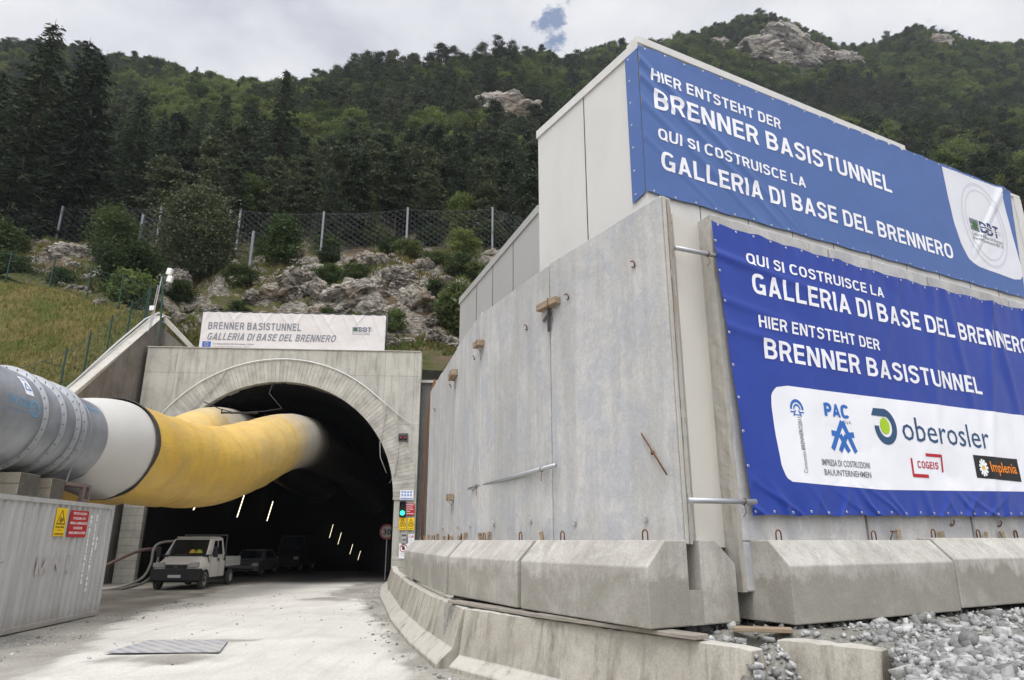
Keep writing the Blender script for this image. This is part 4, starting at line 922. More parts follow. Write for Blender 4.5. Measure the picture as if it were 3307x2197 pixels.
# local x runs from the near end to the far end, local y points into the container
def cm():
    m=Mat('container_paint',.55,spec=.4); co=m.coord(rnd=False); d=m.noise(1.2,6,.65,m.coord((4,4,.4),rnd=False)); n=m.noise(2,6,.6,co)
    c=m.mix(m.ramp(d,[(.42,0),(.75,1)]),(.44,.44,.43),(.33,.32,.30)); c=m.mix(m.ramp(m.noise(3.5,7,.75,co),[(.63,0),(.72,1)]),c,(.22,.12,.07)); 
    sp=m.n('ShaderNodeSeparateXYZ'); m.L(co,sp.inputs[0]); lo=m.n('ShaderNodeMapRange'); m.L(m.math('ADD',sp.outputs[2],m.math('MULTIPLY',n,.6)),lo.inputs[0]); lo.inputs[1].default_value=.75; lo.inputs[2].default_value=.3
    m.col(m.mix(m.math('MULTIPLY',lo.outputs[0],.6),c,(.25,.21,.16))); return m.m
CP=cm(); CH=2.93
CP=cm(); CH=2.95; CLn=5.95
b=MB(); x=.12; prof=[]
while x<CLn-.2:
    prof+=[(x,0),(x+.10,0),(x+.145,.05),(x+.24,.05)]; x+=.28
prof.append((CLn-.1,.0)); vs=[]; n=len(prof)
for z in (.14,CH-.11): vs+=[(a,y+.03,z) for a,y in prof]
b.add(vs,[(i,i+1,n+i+1,n+i) for i in range(n-1)]); b.box(.05,CLn-.05,.10,2.4,.1,CH-.02); b.obj('corrugated_wall',CP,cont)
b=MB(); b.box(0,CLn-.14,0,.1,CH-.11,CH); b.box(0,CLn-.14,0,.1,.03,.15); b.obj('rail',CP,cont,bevel=.008)
b=MB(); b.box(CLn-.138,CLn,-.012,.16,0,CH+.012); b.obj('corner_post',CP,cont,bevel=.01)
REDF=plain('faded_red_letters',(.43,.40,.388),.7,var=.12)
polys_mesh('faded_letters',line_polys('MNG',2.5,4.25,1.22,1.62,gap=.3),lambda x,z,l:Vector((x,.026-l,z)),REDF,cont,.004)
for (x,z0,z1,w_) in ((4.72,.9,2.66,.04),(5.02,.7,2.64,.045),(5.22,1.75,2.1,.03)):
    b=MB(); z=z0
    while z<z1:
        h=random.uniform(.04,.13); b.box(x,x+w_*random.uniform(.5,1.6),.018,.03,z,z+h*.85); z+=h+random.choice((0,0,.03))
    b.obj('painted_code',TEXTW,cont)
def CW(x,y,z): return (CO[0]+x*cos(CAZ)-y*sin(CAZ),CO[1]+x*sin(CAZ)+y*cos(CAZ),z)
def sign(name,loc,rz,w,h,col,lab,cat='sign',group=None,th=.012,round_=0):
    t=empty(name,loc,rz,lab,cat,group); b=MB()
    if round_:
        n=32; b.prism([(w/2*cos(2*pi*k/n)+w/2,w/2*sin(2*pi*k/n)+h/2) for k in range(n)],0,th,'y')
    else: b.box(0,w,0,th,0,h)
    b.obj('plate',col,t,bevel=.0 if round_ else .003); return t
def sg(t,name,pol,mat,l=.003,grid=None): return polys_mesh(name,pol,lambda x,z,q:Vector((x,-q,z)),mat,t,l,grid=grid)
def tri(x0,x1,z0,z1,w): c_=(x0+x1)/2; return [seg((x0,z0),(x1,z0),w),seg((x0,z0),(c_,z1),w),seg((x1,z0),(c_,z1),w)]
def burst(cx,cz,rx,rz):
    return [seg((cx+rx*.35*cos(a),cz+rz*.35*sin(a)),(cx+rx*cos(a)*random.uniform(.7,1),cz+rz*sin(a)*random.uniform(.7,1)),rx*.16) for a in np.linspace(.2,2*pi,11)]+ringp(cx,cz,0,rx*.25,n=8)
t=sign('warning_sign',CW(2.95,.005,2.09),CAZ,.5,.67,YEL,'tall yellow explosion warning sign on the container, left of the red sign')
sg(t,'black_triangle',tri(.06,.44,.29,.62,.025),LBLACK); sg(t,'burst_symbol',burst(.25,.38,.11,.09),LBLACK)
sg(t,'lettering',text_polys('SPARO MINE',.05,.45,.195,.24,.02)+text_polys('pericolo',.15,.35,.125,.165)+text_polys('DI ESPLOSIONE',.05,.45,.03,.075,.02),LBLACK)
t=sign('warning_sign',CW(3.62,.005,2.07),CAZ,.92,.66,REDS,'red sign with five white text lines, on the container right of the yellow sign')
tx=[]
for k,l in enumerate(("VIETATO L'ACCESSO",'IN GALLERIA CON','SIRENA E LAMPEGGIANTE','IN FUNZIONE.','SPARO MINE IN CORSO')):
    w_=[.70,.62,.86,.45,.84][k]; tx+=text_polys(l,.46-w_/2,.46+w_/2,.555-k*.12,.62-k*.12,.02)
sg(t,'lettering',tx,TEXTW)
# things lying on top of the container
def beam(s0,s1,z0,z1,lab,y1=2.2):
    t=empty('timber_beam',CW((s0+s1)/2,.02,z0),CAZ,lab,'timber','squared timbers on the container roof'); h=z1-z0;w=s1-s0
    b=MB(); b.box(-w/2,w/2,.0,y1,0,h/2-.004); b.box(-w/2,w/2,.0,y1,h/2+.004,h); b.obj('wood',WOODB,t,bevel=.01)
    b=MB(); b.box(-w/2+.01,w/2-.01,-.004,.01,.01,h-.01); b.obj('end_grain',WOODE,t)
WOODB=wood_mat('pale_beam_wood',(.42,.38,.31),(.28,.245,.19)); WOODE=plain('dark_end_grain',(.10,.09,.075),.9,var=.5)
beam(1.2,2.0,CH+.01,CH+.50,'larger squared timber under the fan, at the left edge of the picture')
beam(2.5,3.1,CH+.01,CH+.48,'smaller squared timber under the fan, between the large timber and the rusty frame')
rf=empty('support_frame',CW(3.4,0,CH+.01),CAZ,'rusty steel frame on the container roof under the fan','frame')
RS=plain('brown_channel_steel',(.19,.14,.125),.8,.1,.3,9)
b=MB(); x0,x1=.62,1.02
b.box(x0,x0+.09,0,.1,0,.45); b.box(x1-.07,x1,0,.1,0,.45); b.box(x0+.09,x1-.07,0,.1,.38,.45); b.box(x0+.09,x1-.07,0,.1,0,.07); b.obj('end_frame',RS,rf,bevel=.006)
b=MB(); b.box(-.28,x0-.002,.0,.12,.36,.44); b.box(x0+.02,x0+.1,.11,2.2,.36,.44); b.obj('channel',RS,rf,bevel=.006)
b=MB(); b.tube([(.0,.15,.44),(.12,.12,1.05)],.02,5); b.tube([(.12,.12,1.05),(-.1,.5,.95)],.015,5); b.obj('brace',STEEL,rf)
b=MB(); b.prism([(0,0),(1.9,0),(1.6,.55),(.3,.55)],0,1.6,'x'); fb_=b.obj('fan_foot',plain('pale_painted_steel',(.55,.57,.56),.5),None,bevel=.01); fb_.location=CW(-.9,.15,CH+.52); fb_.rotation_euler=(0,0,CAZ); tag(fb_,'pale steel foot carrying the fan above the large timber','fan support')
# ---- ducts
def catmull(P,n=10):
    P=[P[0]]+list(P)+[P[-1]]; o=[]
    for i in range(1,len(P)-2):
        p0,p1,p2,p3=[np.array(q,float) for q in P[i-1:i+3]]
        for k in range(n):
            t=k/n; o.append(.5*((2*p1)+(-p0+p2)*t+(2*p0-5*p1+4*p2-p3)*t*t+(-p0+3*p1-3*p2+p3)*t**3))
    o.append(np.array(P[-2],float)); return o
def duct(name,path,mat,parent,n=64,wr=0,cap=False):
    """path rows: x,y,z,radius in world metres"""
    p0=parent.location; pts=[Vector(q[:3])-p0 for q in path]; vs=[];up=Vector((0,0,1))
    for i,p in enumerate(pts):
        d=(pts[min(i+1,len(pts)-1)]-pts[max(i-1,0)]).normalized(); sx=d.cross(up).normalized(); uy=sx.cross(d)
        for k in range(n):
            t=2*pi*k/n; r=path[i][3]
            if wr: r+=wr*(fb(cos(t)*1.5,sin(t)*1.5,i*.10,4)+.6*fb(cos(t)*.7+5,sin(t)*.7,i*.35,3)) - (.05*max(0,-sin(t))**4)
            vs.append(p+sx*cos(t)*r+uy*sin(t)*r)
    fs=[(i*n+k,i*n+(k+1)%n,(i+1)*n+(k+1)%n,(i+1)*n+k) for i in range(len(pts)-1) for k in range(n)]
    b=MB(); b.add(vs,fs)
    if cap: b.f.append(tuple(range(n)));b.m.append(0)
    return b.obj(name,mat,parent,True)
def zincm():
    m=Mat('zinc_sheet',.42,.55,spec=.5); co=m.coord(rnd=False); n1=m.noise(.9,5,.6,co,.3); m.col(m.mix(m.ramp(n1,[(.35,0),(.65,1)]),(.27,.285,.31),(.40,.415,.44))); m.setin(m.b.inputs['Roughness'],m.ramp(n1,[(.3,.38),(.7,.55)])); return m.m
ZINC=zincm(); FLG=plain('flange_steel',(.32,.33,.34),.45,.6,.15); LITE=plain('duct_lettering_blue',(.15,.28,.40),.6)
def yelm():
    m=Mat('yellow_duct_fabric',.38,spec=.5); co=m.coord(rnd=False); n1=m.noise(.8,6,.65,co,.6); g=m.n('ShaderNodeNewGeometry'); sp=m.n('ShaderNodeSeparateXYZ'); m.L(g.outputs['Position'],sp.inputs[0])
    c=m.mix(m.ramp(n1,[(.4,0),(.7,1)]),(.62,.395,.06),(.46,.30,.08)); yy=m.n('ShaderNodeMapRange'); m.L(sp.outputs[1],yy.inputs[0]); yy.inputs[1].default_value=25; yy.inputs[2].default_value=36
    c=m.mix(m.math('MULTIPLY',yy.outputs[0],.5),c,(.62,.52,.32)); y3=m.n('ShaderNodeMapRange'); m.L(m.math('ADD',sp.outputs[1],m.math('MULTIPLY',n1,2.5)),y3.inputs[0]); y3.inputs[1].default_value=32.5; y3.inputs[2].default_value=36; c=m.mix(y3.outputs[0],c,(.46,.43,.37)); y4=m.n('ShaderNodeMapRange'); m.L(m.math('ADD',sp.outputs[1],m.math('MULTIPLY',n1,2)),y4.inputs[0]); y4.inputs[1].default_value=37; y4.inputs[2].default_value=40; c=m.mix(y4.outputs[0],c,(.07,.068,.062)); wv=m.n('ShaderNodeTexWave',bands_direction='Y'); wv.inputs['Scale'].default_value=.22; wv.inputs['Distortion'].default_value=6; wv.inputs['Detail'].default_value=3; m.L(co,wv.inputs['Vector'])  # fabric dulls to dusty grey, then near black: tunnel shade painted in
    m.col(m.mix(m.math('MULTIPLY',m.ramp(wv.outputs[0],[(.8,0),(.97,1)]),.3),c,(.50,.27,.03))); m.bump(m.noise(1.6,6,.7,m.coord((1,.5,1),rnd=False),1.5),.8,.05); m.bump(m.noise(11,4,.65,co,.6),.3,.01); return m.m
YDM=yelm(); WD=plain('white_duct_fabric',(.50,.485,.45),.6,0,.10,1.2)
fan=empty('ventilation_duct',(-11.7,15,4.65),0,'large grey steel fan and pale cone feeding the thick yellow duct into the tunnel','ventilation duct')
A_=np.array((-11.45,11.5,4.68)); B_=np.array((-12.08,18.45,4.62)); R_=1.13
def fp(t,r=R_): return (*(A_+(B_-A_)*t),r)
duct('steel_casing',[fp(t) for t in (0,.25,.5,.75,1)],ZINC,fan,cap=True)
for t,w_ in ((.55,.03),(.66,.045),(.755,.03),(.80,.03)):
    o=duct('flange',[fp(t-.004),fp(t-.004,R_+.11),fp(t+.004,R_+.11),fp(t+.004)],FLG,fan); 
    b=MB(); d=(B_-A_)/np.linalg.norm(B_-A_); dv=Vector(d); c_=Vector((A_+(B_-A_)*(t-.0045)))-fan.location
    sx=dv.cross(Vector((0,0,1))).normalized(); uy=sx.cross(dv)
    for k in range(30):
        a=2*pi*k/30; q=c_+(sx*cos(a)+uy*sin(a))*(R_+.055); b.tube([q-dv*.015,q+dv*.03],.011,6)
    b.obj('flange_bolts',BLACK,fan)
    
for t in (.86,): duct('seam_band',[fp(t-.003,R_+.004),fp(t-.002,R_+.015),fp(t+.002,R_+.015),fp(t+.003,R_+.004)],ZINC,fan)
duct('steel_lip',[fp(1,R_),fp(1.001,R_+.02),fp(1.006,R_+.02),fp(1.006,R_-.02)],FLG,fan)
# cone
C1=np.array((-11.97,20.35,4.58)); cone=[]
for k in range(13):
    w_=k/12; q=B_+(C1-B_)*w_; r=1.10+(1.47-1.10)*(1-(1-w_)**1.6); cone.append((*q,r))
cone=[(B_[0],B_[1]-.25,B_[2],1.09)]+cone
duct('fabric_cone',cone,WD,fan)
# lettering wrapped on the casing; angle measured from the road side up
def cyl(t0,phi0): 
    d=(B_-A_); L_=np.linalg.norm(d); dv=Vector(d/L_); sx=dv.cross(Vector((0,0,1))).normalized(); uy=sx.cross(dv)
    if sx.x<0: pass
    def f(x,z,l):
        a=phi0+z/R_; c_=Vector(A_+d*t0)+dv*x-fan.location; return c_+(sx*cos(a)+uy*sin(a))*(R_+.004+l)
    return f
m_=cyl(.36,.10); polys_mesh('lettering',text_polys('WOODS',0,.75,0,.22,.03)+ringp(.95,.05,.13,.20,n=20)+ringp(.95,.05,.04,.08,n=12)+text_polys('air movement',0,.72,-.12,-.05),m_,LITE,fan,.0,grid=.1)
m_=cyl(.83,.62); polys_mesh('lettering',text_polys('ventilatori',0,.9,0,.16,.04),m_,LITE,fan,.0,grid=.1)
m_=cyl(.455,.62); polys_mesh('sticker',[([(0,-.25),(.30,-.25),(.30,.25),(0,.25)],0)],m_,TEXTW,fan,.0,grid=.06)
polys_mesh('sticker_print',tri(.05,.25,-.12,.08,.03)+text_polys('PAC',.05,.25,.13,.2,.02),m_,LBLUE,fan,.004,grid=.06)
ypath=[(-11.97,20.35,4.58,1.49),(-11.85,21.6,4.52,1.5),(-11.75,23.6,4.52,1.5),(-11.57,26.2,4.68,1.5),(-11.35,29.4,5.42,1.48),(-11.4,33.2,6.45,1.45),(-11.7,38,7.2,1.45),(-12.2,44,7.45,1.45),(-13.2,58,7.2,1.45),(-14.5,75,6.2,1.45)]
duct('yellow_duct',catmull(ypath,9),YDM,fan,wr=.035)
duct('lashing_ring',[(-11.97,20.28,4.58,1.50),(-11.97,20.30,4.58,1.522),(-11.96,20.38,4.575,1.522),(-11.96,20.40,4.57,1.50)],plain('dirty_strap',(.05,.045,.038),.9,var=.6),fan,wr=.03)
for t_ in (16,27,36):
    q=catmull(ypath,9); a_=q[t_]; b_=q[t_+1]; e_=a_+(b_-a_)*.06
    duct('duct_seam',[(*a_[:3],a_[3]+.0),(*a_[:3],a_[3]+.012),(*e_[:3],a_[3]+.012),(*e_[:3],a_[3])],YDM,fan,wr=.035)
fan2=empty('ventilation_duct',(-15,18,4.4),0,'second yellow duct running into the tunnel behind the big one','ventilation duct')
y2=[(-14.6,15.2,4.3,1.45),(-14.9,19,4.3,1.5),(-15.2,24,4.35,1.5),(-15.05,29,5.3,1.42),(-15.0,33.5,7.0,1.3),(-15.3,38,7.55,1.3),(-15.9,46,7.35,1.45),(-17.2,62,6.6,1.45)]
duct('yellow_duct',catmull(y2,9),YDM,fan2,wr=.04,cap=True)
b=MB(); P=[Vector((-15.2,33.2,8.55)),Vector((-14.2,32.8,8.1)),Vector((-13.2,32.4,7.85)),Vector((-12.1,33.0,8.05)),Vector((-11.6,34.0,8.35)),Vector((-12.4,34.2,9.2)),Vector((-12.4,34.6,9.8))]
b.tube([p+Vector((0,0,.02*sin(i*2))) for i,p in enumerate(P)],.025,5); b.tube([P[1]+Vector((.2,-.2,-.05)),P[2]+Vector((-.6,-.35,-.05)),P[3]+Vector((-.2,-.3,-.15))],.05,6)
tag(b.obj('suspension_rope',BLACK,None,True),'dark rope and cable slung over the two yellow ducts at the tunnel mouth','rope')
# hoses by the truck
b=MB(); b.tube(catmull([(-16.7,27.2,.3),(-16.4,28.6,.9),(-16.0,30.6,1.55),(-15.6,31.6,1.6)],6),.07,8); tag(b.obj('brown_hose',RS,None,True),'thick brown hose rising from behind the container to the left of the white truck','hose')
b=MB(); b.tube(catmull([(-14.2,33.2,1.9),(-15.2,31.9,1.95),(-15.6,31.2,1.75),(-15.6,31.0,1.0),(-15.8,30.7,.4),(-16.6,30.0,.07),(-17.9,29.4,.06)],7),.055,8); b.tube(catmull([(-15.5,31.4,1.7),(-15.45,31.2,.9),(-15.7,31,.3),(-16.3,30.4,.06),(-17.5,30.2,.06)],7),.06,8)
tag(b.obj('white_hose',plain('pale_hose',(.30,.29,.27)),None,True),'pale hose looping down to the ground left of the white truck','hose')
b=MB(); b.prism([(-7.39,13.48),(-7.41,15.12),(-5.76,15.0),(-5.35,13.58)][::-1],.03,.045,'z'); PMt=Mat('ribbed_road_plate',.6,spec=.3); wq=PMt.n('ShaderNodeTexWave',bands_direction='DIAGONAL'); wq.inputs['Scale'].default_value=2.2; wq.inputs['Distortion'].default_value=.6; PMt.L(PMt.coord(rnd=False),wq.inputs['Vector']); PMt.col(PMt.mix(PMt.ramp(PMt.noise(1.6,6,.7,PMt.coord(rnd=False)),[(.4,0),(.62,.75)]),PMt.mix(PMt.ramp(wq.outputs[0],[(.35,0),(.6,1)]),(.25,.25,.265),(.36,.36,.37)),(.42,.405,.36)))
pl_=b.obj('steel_plate',PMt.m,None); tag(pl_,'thin grey steel plate lying flat on the pale road','road plate')
b=MB()
# ================================================================ signs at the portal
def PL(s,z,y=-.07): return P2W(s,y,z)
t=sign('information_sign',PL(13.50,3.95),PRZ,.66,.48,TEXTW,'white and blue sign with eight round pictograms above the traffic light')
sg(t,'blue_panel',[([(.03,.03),(.63,.03),(.63,.11),(.03,.11)],0)]+[q for i in range(4) for j in range(2) for q in ringp(.11+i*.145,.39-j*.155,.0,.06,n=14)],LBLUE); sg(t,'pictograms',[seg((.09+i*.145,.36-j*.155),(.13+i*.145,.41-j*.155),.03) for i in range(4) for j in range(2)],TEXTW,.006)
sg(t,'lettering',text_polys('OBBLIGO PROTEZIONE',.07,.59,.045,.095,.01),TEXTW,.006)
t=sign('warning_sign',PL(13.78,3.2),PRZ,.48,.58,REDS,'red sign with white text right behind the traffic light')
tx=[]
for k,l in enumerate(('SIRENE UND BLINKLICHT','IN AKTION IST DER','ZUTRITT ZUM TUNNEL','VERBOTEN.','SPRENGUNG IM GANG')): tx+=text_polys(l,.04,[.44,.36,.42,.26,.44][k],.49-k*.11,.545-k*.11,.02)
sg(t,'lettering',tx,TEXTW)
for s0,s1,lab in ((13.50,13.88,'yellow warning sign with black triangle below the traffic light, the left one of the pair'),(13.93,14.27,'yellow warning sign with black triangle near the portal edge, the right one of the pair')):
    w_=s1-s0; t=sign('warning_sign',PL(s0,2.48),PRZ,w_,.60,YEL,lab,group=None)
    sg(t,'black_triangle',tri(.04,w_-.04,.24,.54,.026),LBLACK); sg(t,'burst_symbol',burst(w_/2,.33,.07,.06),LBLACK); sg(t,'lettering',text_polys('SPARO MINE',.04,w_-.04,.15,.195,.01)+text_polys('SPRENGARBEITEN',.04,w_-.04,.05,.095,.01),LBLACK)
t=sign('prohibition_sign',PL(14.0,1.55),PRZ,.29,.72,TEXTW,'white notice with two small round prohibition symbols, right of the grey box')
sg(t,'symbols',ringp(.08,.62,.045,.06,n=16)+[seg((.045,.655),(.115,.585),.015)]+ringp(.21,.62,0,.06,n=16),REDS); sg(t,'bar',[seg((.175,.62),(.245,.62),.02)],TEXTW,.006)
sg(t,'lettering',text_polys('VIETATO',.06,.24,.49,.53,.01)+text_polys("L'INGRESSO",.04,.25,.42,.46,.01)+text_polys('AI NON ADDETTI',.03,.26,.33,.37)+text_polys('AI LAVORI',.03,.20,.26,.30)+text_polys('ZUTRITT VERBOTEN',.03,.26,.17,.21),LGREY)
t=sign('prohibition_sign',PL(13.56,1.12),PRZ,.44,.72,TEXTW,'white sign with a red ring crossing out a black hand, lowest on the portal')
sg(t,'black_hand',ringp(.22,.48,0,.075,n=12)+[seg((.22,.5),(.16+k*.035,.60),.022) for k in range(4)],LBLACK,.003); sg(t,'red_ring',ringp(.22,.49,.155,.19,n=28)+[seg((.10,.61),(.34,.37),.03)],REDS,.007); sg(t,'lettering',text_polys('NON TOCCARE',.05,.39,.20,.25,.01)+text_polys('NICHT BERÜHREN',.05,.39,.12,.16),LGREY)
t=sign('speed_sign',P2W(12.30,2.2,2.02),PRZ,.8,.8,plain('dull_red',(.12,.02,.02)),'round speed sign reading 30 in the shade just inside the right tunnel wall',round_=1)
sg(t,'white_disc',ringp(.4,.4,0,.30,n=32),plain('dull_white',(.16,.155,.14)));  # plate red and disc white set darker than on the other signs
sg(t,'numeral',text_polys('30',.19,.61,.24,.56,.03),LBLACK,.006)
b=MB(); b.tube([(.4,.05,.1),(.4,.05,-2.2)],.03,8); b.tube([(.4,.03,.4),(.9,.1,.4)],.02,6); b.obj('post',STEEL,t)
tl=empty('traffic_light',PL(13.50,3.12,-.12),PRZ,'small black traffic light with its lower green lamp lit, right of the tunnel','traffic light')
b=MB(); b.box(0,.32,-.06,.10,0,.78); b.obj('housing',BLACK,tl,bevel=.02,seg=2)
GE=Mat('green_lamp'); GE.b.inputs['Base Color'].default_value=(.02,.3,.2,1); GE.b.inputs['Emission Color'].default_value=(.05,1,.62,1); GE.b.inputs['Emission Strength'].default_value=1.5
for z,mm in ((.19,GE.m),(.57,BLACK)):
    b=MB(); n=20; vs=[(.16,-.11,z)]+[(.16+.125*cos(2*pi*k/n),-.075,z+.125*sin(2*pi*k/n)) for k in range(n)]; b.add(vs,[(0,1+k,1+(k+1)%n) for k in range(n)]); b.obj('lamp',mm,tl,True)
    b=MB(); vs=[];m_n=12
    for r,y in ((.15,-.06),(.15,-.22)):
        for k in range(m_n+1): a=-.3+(pi+.6)*k/m_n; vs.append((.16+r*cos(a),y+(.10 if (k in(0,m_n) and y<-.1) else 0),z+r*sin(a)))
    b.add(vs,[(k,k+1,m_n+2+k,m_n+1+k) for k in range(m_n)]); b.obj('visor',BLACK,tl,True)
cbx=empty('camera_box',PL(13.27,6.92,-.10),PRZ,'small dark double lamp box fixed high on the right side of the portal','lamp box')
b=MB(); b.box(0,.50,-.02,.10,0,.42); b.obj('housing',DSTEEL,cbx,bevel=.01)
b=MB(); 
for cx in (.14,.36): b.box(cx-.09,cx+.09,-.09,-.02,.08,.30)
b.obj('lens',LBLACK,cbx,bevel=.02)
b=MB(); b.prism([(cx,z) for cx,z in circ(.14,.19,.045,n=12)],-.10,-.09,'y'); b.prism([(cx,z) for cx,z in circ(.36,.19,.045,n=12)],-.10,-.09,'y'); b.obj('lamp',REDS,cbx)
sb=empty('switch_box',PL(13.66,1.85,-.09),PRZ,'small grey switch box above the crossed-hand sign','switch box'); b=MB(); b.box(0,.26,-.06,.06,0,.17); b.box(.02,.24,-.12,.06,.19,.42); b.obj('housing',plain('grey_box',(.38,.38,.37)),sb,bevel=.01)
b=MB(); b.box(.02,.24,-.13,-.121,.34,.42); b.obj('lid',DSTEEL,sb)
# mast with white boxes above the wing wall
ms=empty('antenna_mast',(-18.6,33.9,12.6),0,'green mast with two white boxes on top beside the wing wall peak','mast')
b=MB(); b.tube([(.35,0,-.6),(.05,0,3.0)],.05,7); b.obj('pole',plain('dark_green_paint',(.02,.06,.045),.6),ms); b=MB(); b.tube([(-.2,0,0),(-.02,0,2.8)],.03,6); b.tube([(-.35,.1,-.2),(-.2,.1,2.4)],.02,5); b.obj('brace',STEEL,ms)
for x,z in ((-.28,2.95),(-.12,2.55)):
    b=MB(); b.box(x-.13,x+.13,-.1,.1,z,z+.36); b.obj('white_box',WHITEP,ms,bevel=.02,rot=(0,.2,0))
b=MB(); b.box(-.4,-.15,-.06,.06,.95,1.2); b.obj('white_box',WHITEP,ms,bevel=.01)
# ================================================================ vehicles
def window(b,q,off,n): 
    n=Vector(n).normalized(); b.add([Vector(p)+n*off for p in q],[tuple(range(len(q)))])
GLASS=Mat('dark_glass',.06,spec=.6,col=(.012,.014,.016)).m
VW=concrete('dusty_white_paint',(.56,.54,.49),(.38,.34,.27),.3,.4,.03,False).m
def wheel(parent,x,y,r,w,dirx):
    t=MB(); n=26; pr=[(0,r*.58),(0,r*.93),(w*.12,r),(w*.88,r),(w,r*.93),(w,r*.58)]; vs=[]
    for a,rr in pr:
        for k in range(n): vs.append((a*dirx,rr*cos(2*pi*k/n),rr*sin(2*pi*k/n)))
    t.add(vs,[(i*n+k,i*n+(k+1)%n,(i+1)*n+(k+1)%n,(i+1)*n+k) for i in range(len(pr)-1) for k in range(n)])
    o=t.obj('wheel',RUBBER,parent,True,loc=(x,y,r))
    b=MB(); pr=[(w*.5,.02),(w*.85,r*.12),(w*.80,r*.3),(w*.93,r*.5),(w*.97,r*.6),(w*.4,r*.62)]; vs=[]
    for a,rr in pr:
        for k in range(n): vs.append((a*dirx,rr*cos(2*pi*k/n),rr*sin(2*pi*k/n)))
    b.add(vs,[(i*n+k,i*n+(k+1)%n,(i+1)*n+(k+1)%n,(i+1)*n+k) for i in range(len(pr)-1) for k in range(n)]); b.f.append(tuple(range(n)));b.m.append(0)
    b.obj('rim',plain('dusty_rim',(.33,.31,.28)) if 'dusty_rim' not in bpy.data.materials else bpy.data.materials['dusty_rim'],o,True)
def truck(loc,rz):
    t=empty('pickup_truck',loc,rz,'dusty white double-cab flatbed truck parked facing the camera at the left of the tunnel mouth','truck')
    # local: x across, y backwards from the nose, z up
    W=1.0
    sec=[ # y, z_top, half width at top, half width at belt, z_bottom
     (0.02,.98,.80,.86,.55),(0.12,1.08,.84,.94,.50),(.55,1.20,.86,.98,.46),(1.0,1.36,.86,1.0,.45)]
    b=MB(); vs=[];n=8
    def ring(y,zt,wt,wb,zb): return [(-wb,y,zb),(-wb,y,(zb+zt)/2+.1),(-wt,y,zt-.05),(-wt*.8,y,zt),(wt*.8,y,zt),(wt,y,zt-.05),(wb,y,(zb+zt)/2+.1),(wb,y,zb)]
    R=[ring(*q) for q in sec]+[ring(1.02,1.40,.90,1.0,.45),ring(3.05,1.40,.92,1.0,.42)]
    for r in R: vs+=r
    fs=[(i*n+k,i*n+(k+1)%n,(i+1)*n+(k+1)%n,(i+1)*n+k) for i in range(len(R)-1) for k in range(n)]+[tuple(range(n)),tuple(range((len(R)-1)*n,len(R)*n))]
    b.add(vs,fs)
    # greenhouse
    g=[(-.93,.92,1.34),(.93,.92,1.34),(.96,3.05,1.34),(-.96,3.05,1.34),(-.80,1.58,2.06),(.80,1.58,2.06),(.82,2.98,2.10),(-.82,2.98,2.10)]
    b.add(g,[(0,1,2,3),(4,5,6,7),(0,1,5,4),(1,2,6,5),(2,3,7,6),(3,0,4,7)])
    b.obj('cab',VW,t,True,bevel=.05,seg=3)
    b=MB(); b.box(-.74,.74,1.62,2.95,2.09,2.145); b.obj('roof_skin',VW,t,bevel=.02)
    def ip(a,b_,f): return Vector(a).lerp(Vector(b_),f)
    def pane(A,B,C,D,u0,u1,v0,v1,off,n): # A,B bottom ; D,C top
        f=lambda u,v: ip(ip(A,B,u),ip(D,C,u),v); return [f(u0,v0)+Vector(n)*off,f(u1,v0)+Vector(n)*off,f(u1,v1)+Vector(n)*off,f(u0,v1)+Vector(n)*off]
    A,B,Cc,D=g[0],g[1],g[5],g[4]
    b=MB(); b.add(pane(A,B,Cc,D,.05,.95,.08,.93,.012,(0,-.74,.67)),[(0,1,2,3)]); b.obj('windscreen',GLASS,t)
    for sx,(A,B,Cc,D) in ((1,(g[1],g[2],g[6],g[5])),(-1,(g[0],g[3],g[7],g[4]))):
        for u0,u1,v1 in ((.20,.50,.86),(.56,.84,.86)):
            q=pane(A,B,Cc,D,u0,u1,.06,v1,.010,(sx,0,.18))
            if u0<.3: q[3]=q[3]+Vector((0,.10,0))
            b=MB(); b.add(q,[(0,1,2,3)]); b.obj('side_window',GLASS,t)
        for y0,y1 in ((1.12,2.18),(2.22,2.98)):
            b=MB(); b.box(sx*1.001-.004,sx*1.001+.004,y0,y0+.012,.5,1.30); b.obj('door_gap',BLACK,t)
            b=MB(); b.box(sx*1.01-.015,sx*1.01+.015,y1-.17,y1-.03,1.12,1.22); b.obj('door_handle',BLACK,t,bevel=.006)
        b=MB(); b.box(sx*1.20-.10,sx*1.20+.10,.98,1.10,1.28,1.72); b.obj('wing_mirror',BLACK,t,bevel=.04,seg=2)
        b=MB(); b.tube([(sx*.98,1.05,1.35),(sx*1.15,1.05,1.42)],.025,6); b.obj('mirror_arm',BLACK,t)
        # wheel arch
        b=MB(); n_=16; vs=[]
        for k in range(n_+1):
            a=pi*k/n_; vs+=[(sx*1.006,.62+.43*cos(a),.34+.47*sin(a)),(sx*1.006,.62+.36*cos(a),.30+.38*sin(a)),(sx*1.03,.62+.43*cos(a),.34+.47*sin(a))]
        b.add(vs,[(3*k,3*k+1,3*k+4,3*k+3) for k in range(n_)]+[(3*k,3*k+2,3*k+5,3*k+3) for k in range(n_)]); b.obj('wheel_arch',BLACK,t)
        x0=.44 if sx>0 else -.94
        b=MB(); b.prism([(x0,.90),(x0+.46,.90),(x0+(.46 if sx>0 else .42),1.12),(x0+(.08 if sx>0 else 0),1.08)],-.04,.14,'y'); b.obj('headlight',Mat('lamp_glass',.1,spec=.6,col=(.30,.30,.29)).m,t,bevel=.02)
